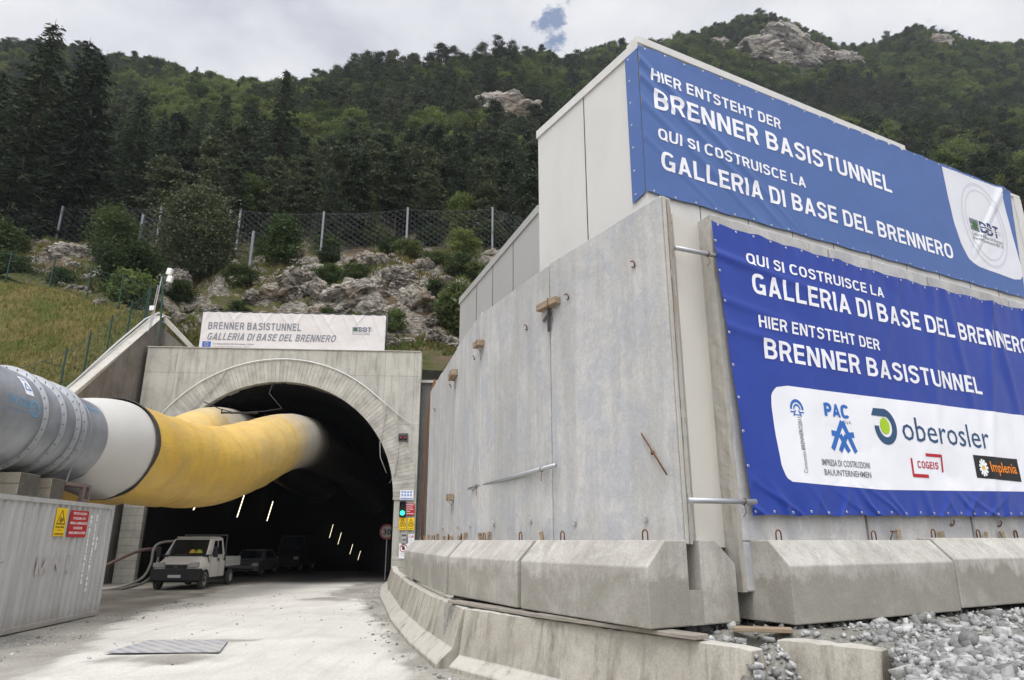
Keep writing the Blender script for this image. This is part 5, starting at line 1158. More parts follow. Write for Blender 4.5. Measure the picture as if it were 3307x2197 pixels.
    b=MB(); b.box(-.44,.44,-.025,.1,.86,.985); b.obj('grille',BLACK,t,bevel=.01); b=MB(); b.box(-.46,.46,-.035,.1,.985,1.02); b.box(-.46,.46,-.035,.1,.82,.85); b.obj('grille_trim',DSTEEL,t,bevel=.005)
    b=MB(); b.prism([(x,z) for x,z in circ(0,.92,.07,n=18)],-.05,-.02,'y'); b.obj('badge',DSTEEL,t)
    b=MB(); b.box(-1.0,1.0,-.06,.28,.36,.85); b.box(-1.02,1.02,-.02,.36,.40,.80); b.obj('bumper',BLACK,t,bevel=.05,seg=3)
    b=MB(); b.box(-.26,.26,-.085,-.062,.50,.61); b.obj('number_plate',plain('plate_white',(.5,.5,.48)),t)
    b=MB(); b.box(-.98,.98,.3,3.0,.30,.47); b.box(-.4,.4,3.0,5.1,.45,.62); b.obj('chassis',BLACK,t)
    b=MB(); b.box(-.95,.95,.9,1.0,1.30,1.40); b.tube([(-.6,.86,1.40),(-.1,1.0,1.46)],.012,5); b.tube([(.1,.86,1.40),(.6,1.0,1.50)],.012,5); b.obj('wiper_cowl',BLACK,t)
    for sx in (1,-1): wheel(t,sx*.80,.66,.33,.20,sx); wheel(t,sx*.80,4.05,.33,.20,sx)
    bed=MB(); bed.box(-1.0,1.0,3.15,5.25,.78,.86); bo=bed.obj('flatbed',DSTEEL,t)
    for sx in (1,-1):
        b=MB(); b.box(sx*1.0-.02,sx*1.0+.02,3.15,5.25,.84,1.04); b.box(sx*1.0-.025,sx*1.0+.015,3.15,5.25,1.05,1.25); b.obj('side_board',plain('dusty_alloy',(.44,.43,.40)) if 'dusty_alloy' not in bpy.data.materials else bpy.data.materials['dusty_alloy'],bo,bevel=.006)
    b=MB(); b.box(-1,1,5.23,5.27,.84,1.25); b.obj('tailboard',bpy.data.materials['dusty_alloy'],bo)
    b=MB(); 
    for x in (-.95,-.3,.3,.95): b.tube([(x,3.12,.8),(x,3.12,2.22)],.03,6)
    b.tube([(-.97,3.12,2.22),(.97,3.12,2.22)],.03,6); b.obj('headboard_frame',DSTEEL,bo)
    for x,c_ in ((.25,(.45,.28,.02)),(.52,(.30,.34,.03))):
        b=MB(); n_=14; vs=[(x,1.28,1.62)]
        for j in range(1,6):
            for k in range(n_): vs.append((x+.14*sin(j*.32)*cos(2*pi*k/n_),1.28+.16*sin(j*.32)*sin(2*pi*k/n_),1.46+.16*cos(j*.32)))
        b.add(vs,[(0,1+k,1+(k+1)%n_) for k in range(n_)]+[(1+j*n_+k,1+j*n_+(k+1)%n_,1+(j+1)*n_+(k+1)%n_,1+(j+1)*n_+k) for j in range(4) for k in range(n_)])
        h=b.obj('hard_hat',plain('hat_%d'%(x*100),c_,.4),None,True); h.parent=None
        m4=Matrix.Translation(Vector(loc))@Matrix.Rotation(rz,4,'Z'); h.location=m4@Vector((0,-.31,0)); h.rotation_euler=(0,0,rz); tag(h,('yellow' if x<.3 else 'lime green')+' hard hat on the dashboard of the white truck','hard hat')
    return t
truck((-14.02,30.0,0),rad(4))
def car(loc,rz,name,lab,cat,col,hgt=1.45,L_=4.3,van=False):
    t=empty(name,loc,rz,lab,cat); b=MB(); W=.88
    if van: pr=[(0,.35),(0,.95),(.35,1.15),(1.1,1.35),(1.7,hgt-.1),(2.0,hgt),(L_-.1,hgt),(L_,hgt-.2),(L_,.35)]
    else: pr=[(0,.3),(0,.62),(.12,.74),(1.05,.92),(3.6,.95),(L_-.05,.9),(L_,.4),(L_-.1,.3)]
    b.prism(pr,-W,W); b.obj('body',col,t,bevel=.05,seg=2)
    if van:
        b=MB(); b.add([(-.75,1.10-.01,1.38),(.75,1.10-.01,1.38),(.72,1.66,hgt-.16),(-.72,1.66,hgt-.16)],[(0,1,2,3)]); o=b.obj('windscreen',GLASS,t); o.location=(0,-.03,.02)
    else:
        g=[(-.80,.95,.9),(.80,.95,.9),(.82,3.9,.9),(-.82,3.9,.9),(-.62,1.65,hgt),(.62,1.65,hgt),(.64,3.4,hgt),(-.64,3.4,hgt)]
        b=MB(); b.add(g,[(0,1,2,3),(4,5,6,7),(0,1,5,4),(1,2,6,5),(2,3,7,6),(3,0,4,7)]); b.obj('cabin',col,t,bevel=.03)
        b=MB(); b.add([(-.70,1.03,.97),(.70,1.03,.97),(.57,1.58,hgt-.07),(-.57,1.58,hgt-.07)],[(0,1,2,3)]); o=b.obj('windscreen',GLASS,t); o.location=(0,-.022,.016)
        for sx in (1,-1):
            b=MB(); b.add([(sx*.815,1.5,.96),(sx*.825,3.5,.96),(sx*.67,3.2,hgt-.08),(sx*.66,1.8,hgt-.08)],[(0,1,2,3)]); b.obj('side_window',GLASS,t)
    for sx in (1,-1):
        x0=.5*sx; b=MB(); b.box(min(x0,sx*.84),max(x0,sx*.84),-.02,.1,.58,.74) if not van else b.box(min(x0,sx*.84),max(x0,sx*.84),-.02,.1,.8,1.0); b.obj('headlight',plain('lamp_clear',(.3,.3,.29),.2) if 'lamp_clear' not in bpy.data.materials else bpy.data.materials['lamp_clear'],t,bevel=.02)
        wheel(t,sx*.7,.8,.31,.19,sx); wheel(t,sx*.7,L_-.85,.31,.19,sx)
    b=MB(); b.box(-.42,.42,-.02,.05,.60,.70); b.box(-.6,.6,-.015,.05,.34,.44); b.obj('grille',BLACK,t)
    b=MB(); b.box(-.86,.86,-.06,.1,.46,.56); b.obj('bumper',col,t,bevel=.02); return t
SIL=plain('silver_grey_paint',(.10,.10,.095),.5,.1)
car((-15.35,41.0,0),rad(3),'parked_car','grey car parked in the dark behind the white truck','car',SIL)
car((-15.3,48.5,-.06),rad(3),'parked_van','barely visible box van deeper in the dark tunnel','van',plain('dark_van_paint',(.015,.015,.015)),2.4,5.2,True)
# ================================================================ fences
NETW=plain('net_wire',(.075,.08,.085),.7,.1); POST=plain('grey_post',(.20,.21,.22),.6,.2); GPOST=plain('green_post',(.014,.05,.038),.6)
def netfence(base,h,cell,r,name,lab,pr=.09,lean=0,wire=NETW,postm=POST,cat='fence'):
    o=Vector(base[0]); t=empty(name,o,0,lab,cat)
    for p in base:
        q=Vector(p)-o; b=MB(); b.box(-pr,pr,-pr,pr,-1.0,h+.1); b.obj('post',postm,t,loc=q)
    for p,q in zip(base,base[1:]):
        P_=Vector(p)-o; Q=Vector(q)-o; L_=(Q-P_).length; nx=max(2,int(L_/cell)); nz=max(2,int(h/(cell*.8))); b=MB()
        sag=lambda u:.25*4*u*(1-u)*(L_/10)
        def pt(i,j): u=i/nx; return P_.lerp(Q,u)+Vector((0,0,.15+(h-.1-sag(u)-.15)*j/nz))
        for j in range(nz+1):
            for i in range(nx):
                off=(j%2)
                if (i+off)%2==0: b.tube([pt(i,j)+Vector((0,0,0)),pt(i+1,j)],r,3,False)
                if j<nz and (i+off)%2==1: b.tube([pt(i,j),pt(i,j+1)+Vector((0,0,0))],r,3,False); 
                if j<nz and (i+off)%2==1: b.tube([pt(i+1,j),pt(i,j+1)],r,3,False)
        b.tube([pt(i,nz) for i in range(nx+1)],r*1.6,4,False); b.tube([pt(i,0) for i in range(nx+1)],r*1.6,4,False)
        b.obj('wire_net',wire,t)
def hz(x,y,d=0): return (x,y,hill_z(x,y)+d)
netfence([hz(-54,60),hz(-43.6,60),hz(-34,60),hz(-27.5,60.5)],4.3,.36,.015,'net_fence','left grey rockfall net fence running across the hillside below the forest')
netfence([hz(-26.3,60),hz(-18.2,60),hz(-10.1,60),hz(-1.9,60.5),hz(6,61)],4.4,.36,.015,'net_fence','right grey rockfall net fence above the rock outcrops, between the forest and the tunnel')
netfence([hz(-31.5,53),hz(-21.5,52)],4.2,.36,.015,'net_fence','short lower rockfall net with one free post below the right net fence')
def sz(x,y): return (x,y,slope_z(x,y))
for nm,base,lab in (('wire_fence',[(-21.6,28.6),(-20.3,30.0),(-20.25,31.4),(-20.2,32.8),(-20.15,34.2),(-20.1,35.5)],'thin green wire fence climbing beside the coping of the wing wall'),('wire_fence',[(-20.4,36.2),(-22.8,37.4),(-25.4,38.4),(-28.6,39.6),(-32.2,40.6),(-37,41.3)],'thin green wire fence along the top of the grass bank')):
    netfence([sz(*p) for p in base],2.1,.3,.008,nm,lab,.03,wire=GPOST,postm=GPOST)
# ================================================================ rocks on the hillside
def rockm(name,lo,hi,warm):
    m=Mat(name,.9,spec=.2); co=m.coord(rnd=True); lay=m.noise(1.3,9,.78,m.coord((1,1,4.2),rot=(.5,.35,0)),1.2); crack=m.n('ShaderNodeTexVoronoi',feature='DISTANCE_TO_EDGE'); crack.inputs['Scale'].default_value=1.1; m.L(m.coord((1,1,1.8),rot=(.4,.2,0)),crack.inputs['Vector'])
    c=m.mix(m.ramp(lay,[(.42,0),(.56,1)]),lo,hi); c=m.mix(m.math('MULTIPLY',m.ramp(m.noise(.6,5,.6,co),[(.5,0),(.65,1)]),.6),c,warm)
    c=m.mix(m.ramp(crack.outputs['Distance'],[(0,.75),(.06,0)]),c,(.05,.045,.04))
    g=m.n('ShaderNodeNewGeometry'); sp=m.n('ShaderNodeSeparateXYZ'); m.L(g.outputs['Normal'],sp.inputs[0]); ms=m.math('MULTIPLY',m.ramp(sp.outputs[2],[(.72,0),(.9,1)]),m.ramp(m.noise(1.5,5,.7,co),[(.45,0),(.6,1)]))
    m.col(m.mix(ms,c,(.06,.075,.025))); m.bump(lay,.9,.15); m.bump(m.noise(9,6,.7,co),.7,.04); return m.m
ROCK=rockm('hillside_rock',(.06,.05,.04),(.42,.385,.325),(.21,.15,.085)); CLIFF=rockm('cliff_rock',(.09,.08,.065),(.36,.335,.29),(.27,.20,.13))
def icos(sub):
    bm=bmesh.new(); bmesh.ops.create_icosphere(bm,subdivisions=sub,radius=1); v=np.array([x.co[:] for x in bm.verts]); f=np.array([[q.index for q in p.verts] for p in bm.faces]); bm.free(); return v,f
V5,F5=icos(6); V4,F4=icos(5)
def rock_mesh(seed,sub=4,tilt=.5,name='rock'):
    V_,F_=(V5,F5) if sub==5 else (V4,F4); o=[]
    R=Matrix.Rotation(tilt,3,'Y')@Matrix.Rotation(.4,3,'X')
    for v in V_:
        p=Vector(v); q=R@p; s_=Vector((seed*7.3,seed*3.1,seed))
        lay=mn.noise(Vector((q.x*.9,q.y*.9,q.z*5.0))+s_); big=mn.fractal(p*1.1+s_,1,2,3); cr=mn.voronoi(p*1.9+s_)[0]; rd=(cr[1]-cr[0])
        cr2=mn.voronoi(p*4.2+s_)[0]; d=1+.36*big+.10*lay+.30*min(rd,.5)-.12+.13*min(cr2[1]-cr2[0],.4)+.07*mn.fractal(p*8+s_,.7,2,4)
        pv=p*d; q=R@pv; q.z=q.z*.6+round(q.z*4.2)/4.2*.4; o.append(tuple(R.transposed()@q))
    return np_obj(name,o,F_,ROCK,smooth=False,link_it=False)
RM=[rock_mesh(k,5 if k<3 else 4,.3+.25*k) for k in range(6)]
rocks=[((-37.3,53.5),90),((-30.8,53.8),50),((-30.2,47.2),70),((-28.9,49.8),60),((-28.5,41.5),60),((-24.4,38.0),40),((-25.9,49.0),70),((-16.1,49.5),120),((-17.7,48.5),90),((-16.8,54.5),60),((-11.8,47.8),130),((-12.6,55.5),90),((-12.6,47.0),80),((-7.5,53.8),80),((-8.5,50.0),90),((-7.2,47.8),90),((-4.7,67.2),110),((-1.1,77.5),60),((-4.8,43.0),60),((-6.8,43.0),60),((-5.6,46.2),50),((-19.4,48.0),50),((-12.1,62.8),50),((-2.0,59.5),50),((-20.0,50.8),40),((-10.8,49.8),100),((-14.0,46.0),80),((-9.8,46.3),80)]
ORDN='first second third fourth fifth sixth seventh eighth ninth tenth eleventh twelfth thirteenth fourteenth fifteenth sixteenth seventeenth eighteenth nineteenth twentieth'.split()
def ordinal(lst,fmt):
    lst.sort(key=lambda o:o.location.x/o.location.y)
    for k,o in enumerate(lst): o['label']=fmt.format(ORDN[k] if k<20 else 'one')
RG=[[],[],[]]
rl=['pale rock outcrop on the slope left of the big bush','pale layered rock outcrop on the slope above the portal banner','pale rock outcrop between the portal and the grey metal shed']
for k,((x,y),px) in enumerate(rocks):
    me=RM[k%6]; sx=px*y/1573*.60; o=link('rock_outcrop',me,None,(x,y+.3,hill_z(x,y)-sx*.12))
    o.scale=(sx*random.uniform(.9,1.2),sx*random.uniform(.6,.9),sx*random.uniform(.55,.95)); o.rotation_euler=(random.uniform(-.3,.3),random.uniform(-.3,.3),random.uniform(0,6.28))
    z_=0 if x<-22 else (1 if x<-9.5 else 2); tag(o,rl[z_],'rock',['rocks left of the big bush','rocks above the portal banner','rocks beside the grey shed'][z_]); RG[z_].append(o)
for g_,w_ in zip(RG,('left of the mast and big bush','above the portal banner','between portal banner and grey shed')): ordinal(g_,'pale rock '+w_+', {} from the left')
for k in range(46):   # smaller stones between the outcrops
    x=random.uniform(-36,-1.5); y=random.uniform(41,60); s_=random.uniform(.25,.8); t_=x/y
    if t_<-.56 and y<43: continue
    o=link('boulder',RM[random.randrange(3,6)],None,(x,y,hill_z(x,y)+s_*.15)); o.scale=(s_*1.3,s_,s_*.7); o.rotation_euler=(random.random(),random.random(),random.random()*6)
    tag(o,'small pale boulder lying on the slope between the tunnel and the net fence','rock','small boulders on the slope')
CM=[]
for k in range(4):
    me=rock_mesh(20+k,5,.9+.2*k,'cliff'); me.materials.clear(); me.materials.append(CLIFF); CM.append(me)
cliffs=[((-2.2,163),125,'broad fissured pale cliff on the middle ridge, just left of the metal building'),((4.6,170),85,'right shoulder of the cliff on the middle ridge, next to the metal building'),((-12.5,154),60,'low rock ledge at the left foot of the middle cliff'),((-44.3,157.2),45,'small pale rock face among the pines right of the lone dark spruce'),((-76.0,191.2),40,'small brown rock ledge left of the lone dark spruce, high on the slope'),((0.0,104.0),30,'small dark rock face among trunks beside the metal building'),
 ((154.4,329.5),120,'big pale cliff on the highest summit, its middle face'),((171.3,331.5),70,'right part of the summit cliff'),((135.9,318.8),80,'left lower part of the summit cliff'),((119.3,338.2),60,'leftmost small cliff on the summit ridge'),((189.6,333.8),60,'rightmost low cliff of the summit, near the saddle'),((163.5,326),60,'lower ledge in the middle of the summit cliff'),((145.5,313),55,'small rock step below the big summit cliff'),((180.5,331),50,'narrow rock step between summit cliff and saddle'),((-8.5,159.5),60,'left wing of the cliff on the middle ridge'),((248.5,334.8),60,'small separate cliff on the far right ridge')]
CLP=[]
for k,((x,y),px,lab) in enumerate(cliffs):
    s_=px*y/1573*.66; o=link('cliff',CM[k%4],None,(x,y-.45*s_,hill_z(x,y-.2*s_)+.12*s_)); o.scale=(s_*1.1,s_*.55,s_*.68); o.rotation_euler=(.2,random.uniform(-.2,.2),random.uniform(-.4,.4)); tag(o,lab,'cliff'); CLP.append((x,y,s_))
# ================================================================ vegetation
def leafmat(name,a,b,tr=.25):
    m=Mat(name,.75,spec=.2); g=m.n('ShaderNodeNewGeometry'); oi=m.n('ShaderNodeObjectInfo'); co=m.coord(rnd=True)
    f=m.math('ADD',m.math('MULTIPLY',g.outputs['Random Per Island'],.45),m.math('MULTIPLY',m.noise(.45,3,.6,co),.75)); c=m.mix(m.ramp(f,[(.2,0),(.95,1)]),a,b)
    hs=m.n('ShaderNodeHueSaturation'); m.L(c,hs.inputs['Color']); m.L(m.math('MULTIPLY_ADD',oi.outputs['Random'],.9,.55),hs.inputs['Value']); m.L(m.math('MULTIPLY_ADD',oi.outputs['Random'],-.05,.525),hs.inputs['Hue']); m.col(hs.outputs[0])
    tb=m.n('ShaderNodeBsdfTranslucent'); m.L(hs.outputs[0],tb.inputs['Color']); mx=m.n('ShaderNodeMixShader'); mx.inputs[0].default_value=tr; m.L(m.b.outputs[0],mx.inputs[1]); m.L(tb.outputs[0],mx.inputs[2]); m.L(mx.outputs[0],m.t.nodes['Material Output'].inputs[0]); return m.m
SPN=leafmat('spruce_needles',(.012,.022,.012),(.043,.062,.028),.1); PIN=leafmat('pine_needles',(.021,.034,.017),(.074,.092,.044),.15)
BRL=leafmat('broad_leaves',(.045,.072,.020),(.132,.175,.052),.35); BSH=leafmat('bush_leaves',(.030,.050,.017),(.090,.120,.040),.3)
BARK=plain('grey_brown_bark',(.060,.050,.040),.95,var=.4,sc_=3)
def leaves(C,size,n_per,spread,flatz=1.0,elong=1.6,droop=0):
    """C: (k,3) clump centres -> random quads"""
    C=np.asarray(C); k=len(C)*n_per; P=np.repeat(C,n_per,0)+RNG.normal(0,1,(k,3))*np.asarray(spread)*np.array([1,1,flatz])
    a=RNG.normal(size=(k,3)); a[:,2]*=.6; a/=np.linalg.norm(a,axis=1,keepdims=True); b=RNG.normal(size=(k,3)); b-=a*(a*b).sum(1,keepdims=True); b/=np.linalg.norm(b,axis=1,keepdims=True)
    s_=RNG.uniform(.6,1.3,(k,1))*size; a=a*s_*elong*.5; b=b*s_*.5
    a[:,2]-=droop*np.abs(s_[:,0])
    V=np.stack([P-a-b*.6,P+b-a*.2,P+a*1.1,P-b+a*.1],1).reshape(-1,3); return V,np.arange(4*k).reshape(-1,4)
def trunk_mb(h,r,bend=.15,limbs=(),top=.08):
    b=MB(); pts=[];rs=[]; dx,dy=random.uniform(-bend,bend),random.uniform(-bend,bend)
    for i in range(7):
        t=i/6; pts.append((dx*sin(t*2.4)*t,dy*sin(t*2.1)*t,-.6+(h+.6)*t)); rs.append(r*(1-t)+r*top*t)
    b.tube(pts,rs,7)
    for (p,q) in limbs: b.tube([p,(Vector(p)+Vector(q))*.5+Vector((0,0,.06*h*random.uniform(-.3,1))),q],[r*.28,r*.2,r*.07],4)
    return b
def spruce(h,seed,dens=1.0,w=.19,npf=7):
    random.seed(seed); rg=np.random.default_rng(seed); C=[];V=[];F=[];nb=0; limbs=[]
    z=.07*h
    while z<h*.985:
        u=z/h; L_=w*h*(1-u)**.85*rg.uniform(.8,1.1)+.12; n=int(5+3*(1-u)); ph=rg.uniform(0,6.28)
        for k in range(n):
            a=ph+6.283*k/n+rg.normal(0,.2); l=L_*rg.uniform(.6,1.2); dr=rg.uniform(.18,.45)*(1-u*.8)
            m_=max(2,int(l/.24*dens)); tt=np.linspace(.12,1,m_)
            x=np.cos(a)*l*tt; y=np.sin(a)*l*tt; zz=z-dr*l*tt+.35*dr*l*tt**2.5
            C.append(np.stack([x,y,zz],1)); 
            if l>.9 and k%2==0: limbs.append(((0,0,z),(x[-1]*.85,y[-1]*.85,zz[-1])))
        z+=h*.024*(1+.3*rg.random())+.05
    C=np.concatenate(C); k=len(C); n_per=npf
    P=np.repeat(C,n_per,0)+rg.normal(0,.10,(k*n_per,3)); rad_=P.copy(); rad_[:,2]=0; rad_/=np.linalg.norm(rad_,axis=1,keepdims=True)+1e-6
    side=np.stack([-rad_[:,1],rad_[:,0],0*rad_[:,0]],1)*rg.choice([-1,1],(k*n_per,1)); d=rad_*rg.uniform(.3,1,(k*n_per,1))+side*rg.uniform(0,.9,(k*n_per,1)); d[:,2]-=rg.uniform(.05,.7,k*n_per); d/=np.linalg.norm(d,axis=1,keepdims=True)
    n_=rg.normal(size=(k*n_per,3)); b_=np.cross(d,n_); b_/=np.linalg.norm(b_,axis=1,keepdims=True); s_=rg.uniform(.20,.46,(k*n_per,1))*(.6+.02*h)
    V=np.stack([P-b_*s_*.16,P+b_*s_*.16,P+b_*s_*.10+d*s_,P-b_*s_*.10+d*s_],1).reshape(-1,3); F=np.arange(len(V)).reshape(-1,4)
    return (V,F),trunk_mb(h,.013*h,.02,limbs[:70],.05)
def clumped(h,seed,z0,R,nc,n_per,size,csp,flat=.6,shape='round'):
    random.seed(seed); rg=np.random.default_rng(seed); C=[]; limbs=[]
    while len(C)<nc:
        u=rg.random(); a=rg.uniform(0,6.28)
        if shape=='pine': rr=R*(.35+.65*sin(pi*min(1,.15+.85*u)))*rg.uniform(.25,1)
        elif shape=='cone': rr=R*(1-u)**.6*rg.uniform(.3,1)
        else: rr=R*sqrt(max(0,1-(2*u-1)**2))**.8*rg.uniform(.35,1)
        rr*=1+.35*sin(a*2+seed)*sin(a*3+seed*2)
        c=(rr*cos(a),rr*sin(a),z0+(h-z0)*u); C.append(c)
        if len(limbs)<26 and len(C)%2: limbs.append(((0,0,max(.25*h,c[2]-.25*rr-.05*h)),c))
    V,F=leaves(C,size,n_per,csp,flat); return (V,F),trunk_mb(h*.93,.016*h if shape!='bush' else .01*h,.25,limbs)
def make_tree(name,spec,mat,label=None,cat='tree',group=None,loc=(0,0,0),joined=False):
    (V,F),tb=spec
    if joined:
        # one mesh: crown and trunk
        v2=np.array(tb.v); f2=[]
        for f in tb.f:
            if len(f)==4: f2.append(f)
        f2=np.array(f2)+len(V); me=np_obj(name,np.concatenate([V,v2]),np.concatenate([F,f2]),[mat,BARK],mi=[0]*len(F)+[1]*len(f2),link_it=False)
        return me
    r=empty(name,loc,random.uniform(0,6.28),label,cat,group); np_obj('crown',V,F,mat,r); tb.obj('trunk',BARK,r,True); return r
SPR=[make_tree('spruce',spruce(11,100+k,.9,.20),SPN,joined=True) for k in range(3)]
PINS=[make_tree('pine',clumped(10,200+k,3.0,1.9,52,120,.20,(.40,.40,.20),.7,'pine'),PIN,joined=True) for k in range(4)]
SPI=[make_tree('conifer',clumped(11,400+k,1.2,1.9,80,110,.20,(.34,.34,.22),.6,'cone'),PIN,joined=True) for k in range(3)]
BRO=[make_tree('leafy_tree',clumped(8,300+k,1.6,2.3,70,120,.24,(.45,.45,.4),.9),BRL,joined=True) for k in range(3)]
random.seed(11)
# landmark trees with parts
def place_root(r,x,y,s=1,dz=-.3): r.location=(x,y,hill_z(x,y)+dz); r.scale=(s,s,s)
r=make_tree('spruce_tree',spruce(26.5,1,1.1,.23,9),SPN,'tallest dark spruce at the far left, its ragged crown standing above the ridge'); place_root(r,-49.6,61.5)
r=make_tree('spruce_tree',spruce(23.5,2,1.1,.22,9),SPN,'second tall dark spruce at the left, just right of the tallest one'); place_root(r,-44.0,61.6)
r=make_tree('spruce_tree',spruce(22.5,3,1.0,.19,8),SPN,'lone dark pointed spruce standing in the middle of the slope above the net fence'); place_root(r,-29.8,77)
for x,y,h,lab in ((-54,62,20,'dense dark spruce at the left edge of the picture'),(-39.5,63,18,'dark spruce standing right of the two tall spruces'),(-46.9,63.5,24,'dark spruce crowding the right side of the tallest spruce')):
    r=make_tree('spruce_tree',spruce(h,int(h*7),1.0,.19),SPN,lab); place_root(r,x,y)
# bushes on the near slope
def bush(x,y,h,R,lab,mat=BSH,nc=60,n=90,sz=.22,grp=None,shape='round'):
    r=make_tree('bush',clumped(h,int(abs(x*31+y*7)),.15*h,R,nc,n,sz,(.10*h+.05,.10*h+.05,.09*h+.05),.9,shape),mat,lab,'bush',grp); r.location=(x,y,hill_z(x,y)-.15); return r
bush(-25.9,51.5,7.2,2.3,'big dark rounded tree-like bush in front of the gap between the two net fences',PIN,170,230,.135)
bush(-33.4,52.2,4.4,1.3,'tall feathery grey-green bush in front of the left net fence',BSH,80,150,.13)
bush(-42.5,50.5,3.6,3.0,'broad dark bush at the left edge below the net fence',BSH,130,170,.16)
bush(-20.1,55.0,4.2,1.2,'small fresh green conical bush below the right net fence',BRL,50,80,.18,shape='cone')
bush(-25.6,43.0,3.4,2.0,'dark low bush between the rocks left of the mast',BSH,80,150,.13)
bush(-23.5,39.6,2.0,1.2,'bright green low bush just behind the green wire fence',BRL,50,80,.17)
bush(-3.6,45.6,3.2,1.4,'dense green bush beside the grey metal shed',BSH,80,90,.22)
near_b=[(-13.7,63,2.8,1.8),(-17.8,61,2.4,1.5),(-30.1,61,3.6,1.8),(-4.4,52.2,2.6,1.6),(-8.1,44.6,2.0,1.1),(-5.8,48,2.2,1.2),(-12.3,50.2,2.0,1.3),(-36.6,60.2,3.2,1.8),(-28.6,56.5,3.0,1.9),(-2.2,62,3.0,2),(-13,45.8,1.3,.9),(-8,61.8,2.6,1.6),(-24.7,47.5,2.2,1.4),(-4.3,56.8,3.0,1.8),(-2.8,51.5,2.4,1.5),(-22.5,58.0,2.8,1.6),(-15,52.2,2.2,1.4),(-9.5,56.5,2.6,1.8),(-6.5,53.2,1.8,1.3),(-19.5,46.2,1.5,1),(-21.6,50.5,2.2,1.5),(-46.5,55,4,2.6),(-38.5,44.5,2.6,2.2),(-34.5,43.2,2.2,1.8),(-44,48,3.6,2.6),(-31,44,1.8,1.2),(-11,58.5,2.4,1.5),(-16.5,57,2,1.3)]
bm_=[make_tree('bush',clumped(2.6,500+k,.25,1.5,56,120,.115,(.24,.24,.22),.9),[BSH,BRL,BSH][k],None,'bush') for k in range(3)]
BGR=[[],[]]
for k,(x,y,h,R) in enumerate(near_b):
    r=bm_[k%3] if k<3 else copy_tree(bm_[k%3]); r.location=(x,y,hill_z(x,y)-.15); r.scale=(R/1.9,R/1.9,h/3.4); r.rotation_euler=(0,0,random.uniform(0,6.28))
    z_=x<-22; tag(r,'green bush among the rocks on the left half of the slope below the net fence' if z_ else 'green bush among the rocks above the tunnel portal','bush','bushes left of the portal' if z_ else 'bushes above the portal'); BGR[0 if z_ else 1].append(r)
ordinal(BGR[0],'green bush on the rocky slope left of the portal banner, {} from the left'); ordinal(BGR[1],'green bush among the rocks above the tunnel portal, {} from the left')
# grass tufts over the near slope
pts=[]
for _ in range(85000):
    y=random.uniform(37.5,63); t=random.uniform(-.95,.02); x=t*y
    if t<-.55 and y<42: continue
    if fb(x*.16,y*.16,31)<-.02: continue
    pts.append((x,y,hill_z(x,y)-.05))
GB2=Mat('slope_grass_blades',.9,spec=.1); _f=GB2.noise(.35,5,.65,GB2.coord(rnd=False),.5); _r=GB2.n('ShaderNodeNewGeometry').outputs['Random Per Island']
GB2.col(GB2.mix(.7,GB2.mix(GB2.ramp(_f,[(.40,0),(.62,1)]),(.075,.105,.022),(.17,.125,.05)),GB2.ramp(_r,[(0,.4),(1,1)]),'MULTIPLY'))
blades('slope_grass',pts,.42,.05,GB2.m,'rough grass and ground cover on the rocky slope above the tunnel','grass')
# ---- individual trees of the front of the forest
random.seed(5)
def clear(x,y):
    for a,b,s_ in CLP:
        if abs(x-a)<s_*.85 and -s_*(1.9 if s_<8 else 2.1)<y-b<s_*.3: return False
    return True
cnt=0; spots=[]; LTR=[[],[]]
def ok(x,y,d): return all((x-a)**2+(y-b)**2>d*d for a,b in spots)
tries=0
while cnt<250 and tries<20000:
    tries+=1
    y=62+random.random()**1.0*44; x=random.uniform(-.92,.10)*y
    if not ok(x,y,2.7) or not clear(x,y): continue
    spots.append((x,y)); cnt+=1; k=random.random(); left=x/y<-.42
    n1_=fb(x*.03,y*.03,40)
    if k<(.62 if left else .16): me=random.choice(SPR); s_=random.uniform(.85,1.4) if left else random.uniform(.6,.95); nm,lab,g='spruce_tree','dark spruce in the forest behind the left net fence' if left else 'dark spruce among the pines above the right net fence','spruces '+('left' if left else 'right')
    elif k<.95 or (not left and k<.93): me=random.choice(PINS+SPI[:2]); s_=random.uniform(.75,1.2) if left else random.uniform(.6,1.05); nm,lab,g='pine_tree','dark-crowned pine in the forest behind the left net fence' if left else 'open-crowned pine with a bare trunk above the right net fence','pines '+('left' if left else 'right')
    else: me=random.choice(BRO); s_=random.uniform(.55,.9); nm,lab,g='leafy_tree','light green leafy tree among the conifers '+('on the left slope' if left else 'above the right net fence'),'leafy trees '+('left' if left else 'right')
    o=link(nm,me,None,(x,y,hill_z(x,y)-.3)); o.scale=(s_*random.uniform(.85,1.15),s_*random.uniform(.85,1.15),s_*random.uniform(.85,1.2)); o.rotation_euler=(random.uniform(-.04,.04),random.uniform(-.04,.04),random.uniform(0,6.28))
    tag(o,lab,'tree',g)
    if nm=='leafy_tree': LTR[0 if left else 1].append(o)
ordinal(LTR[0],'light green leafy tree among the conifers behind the left net fence, {} from the left'); ordinal(LTR[1],'light green leafy tree above the right net fence, {} from the left')
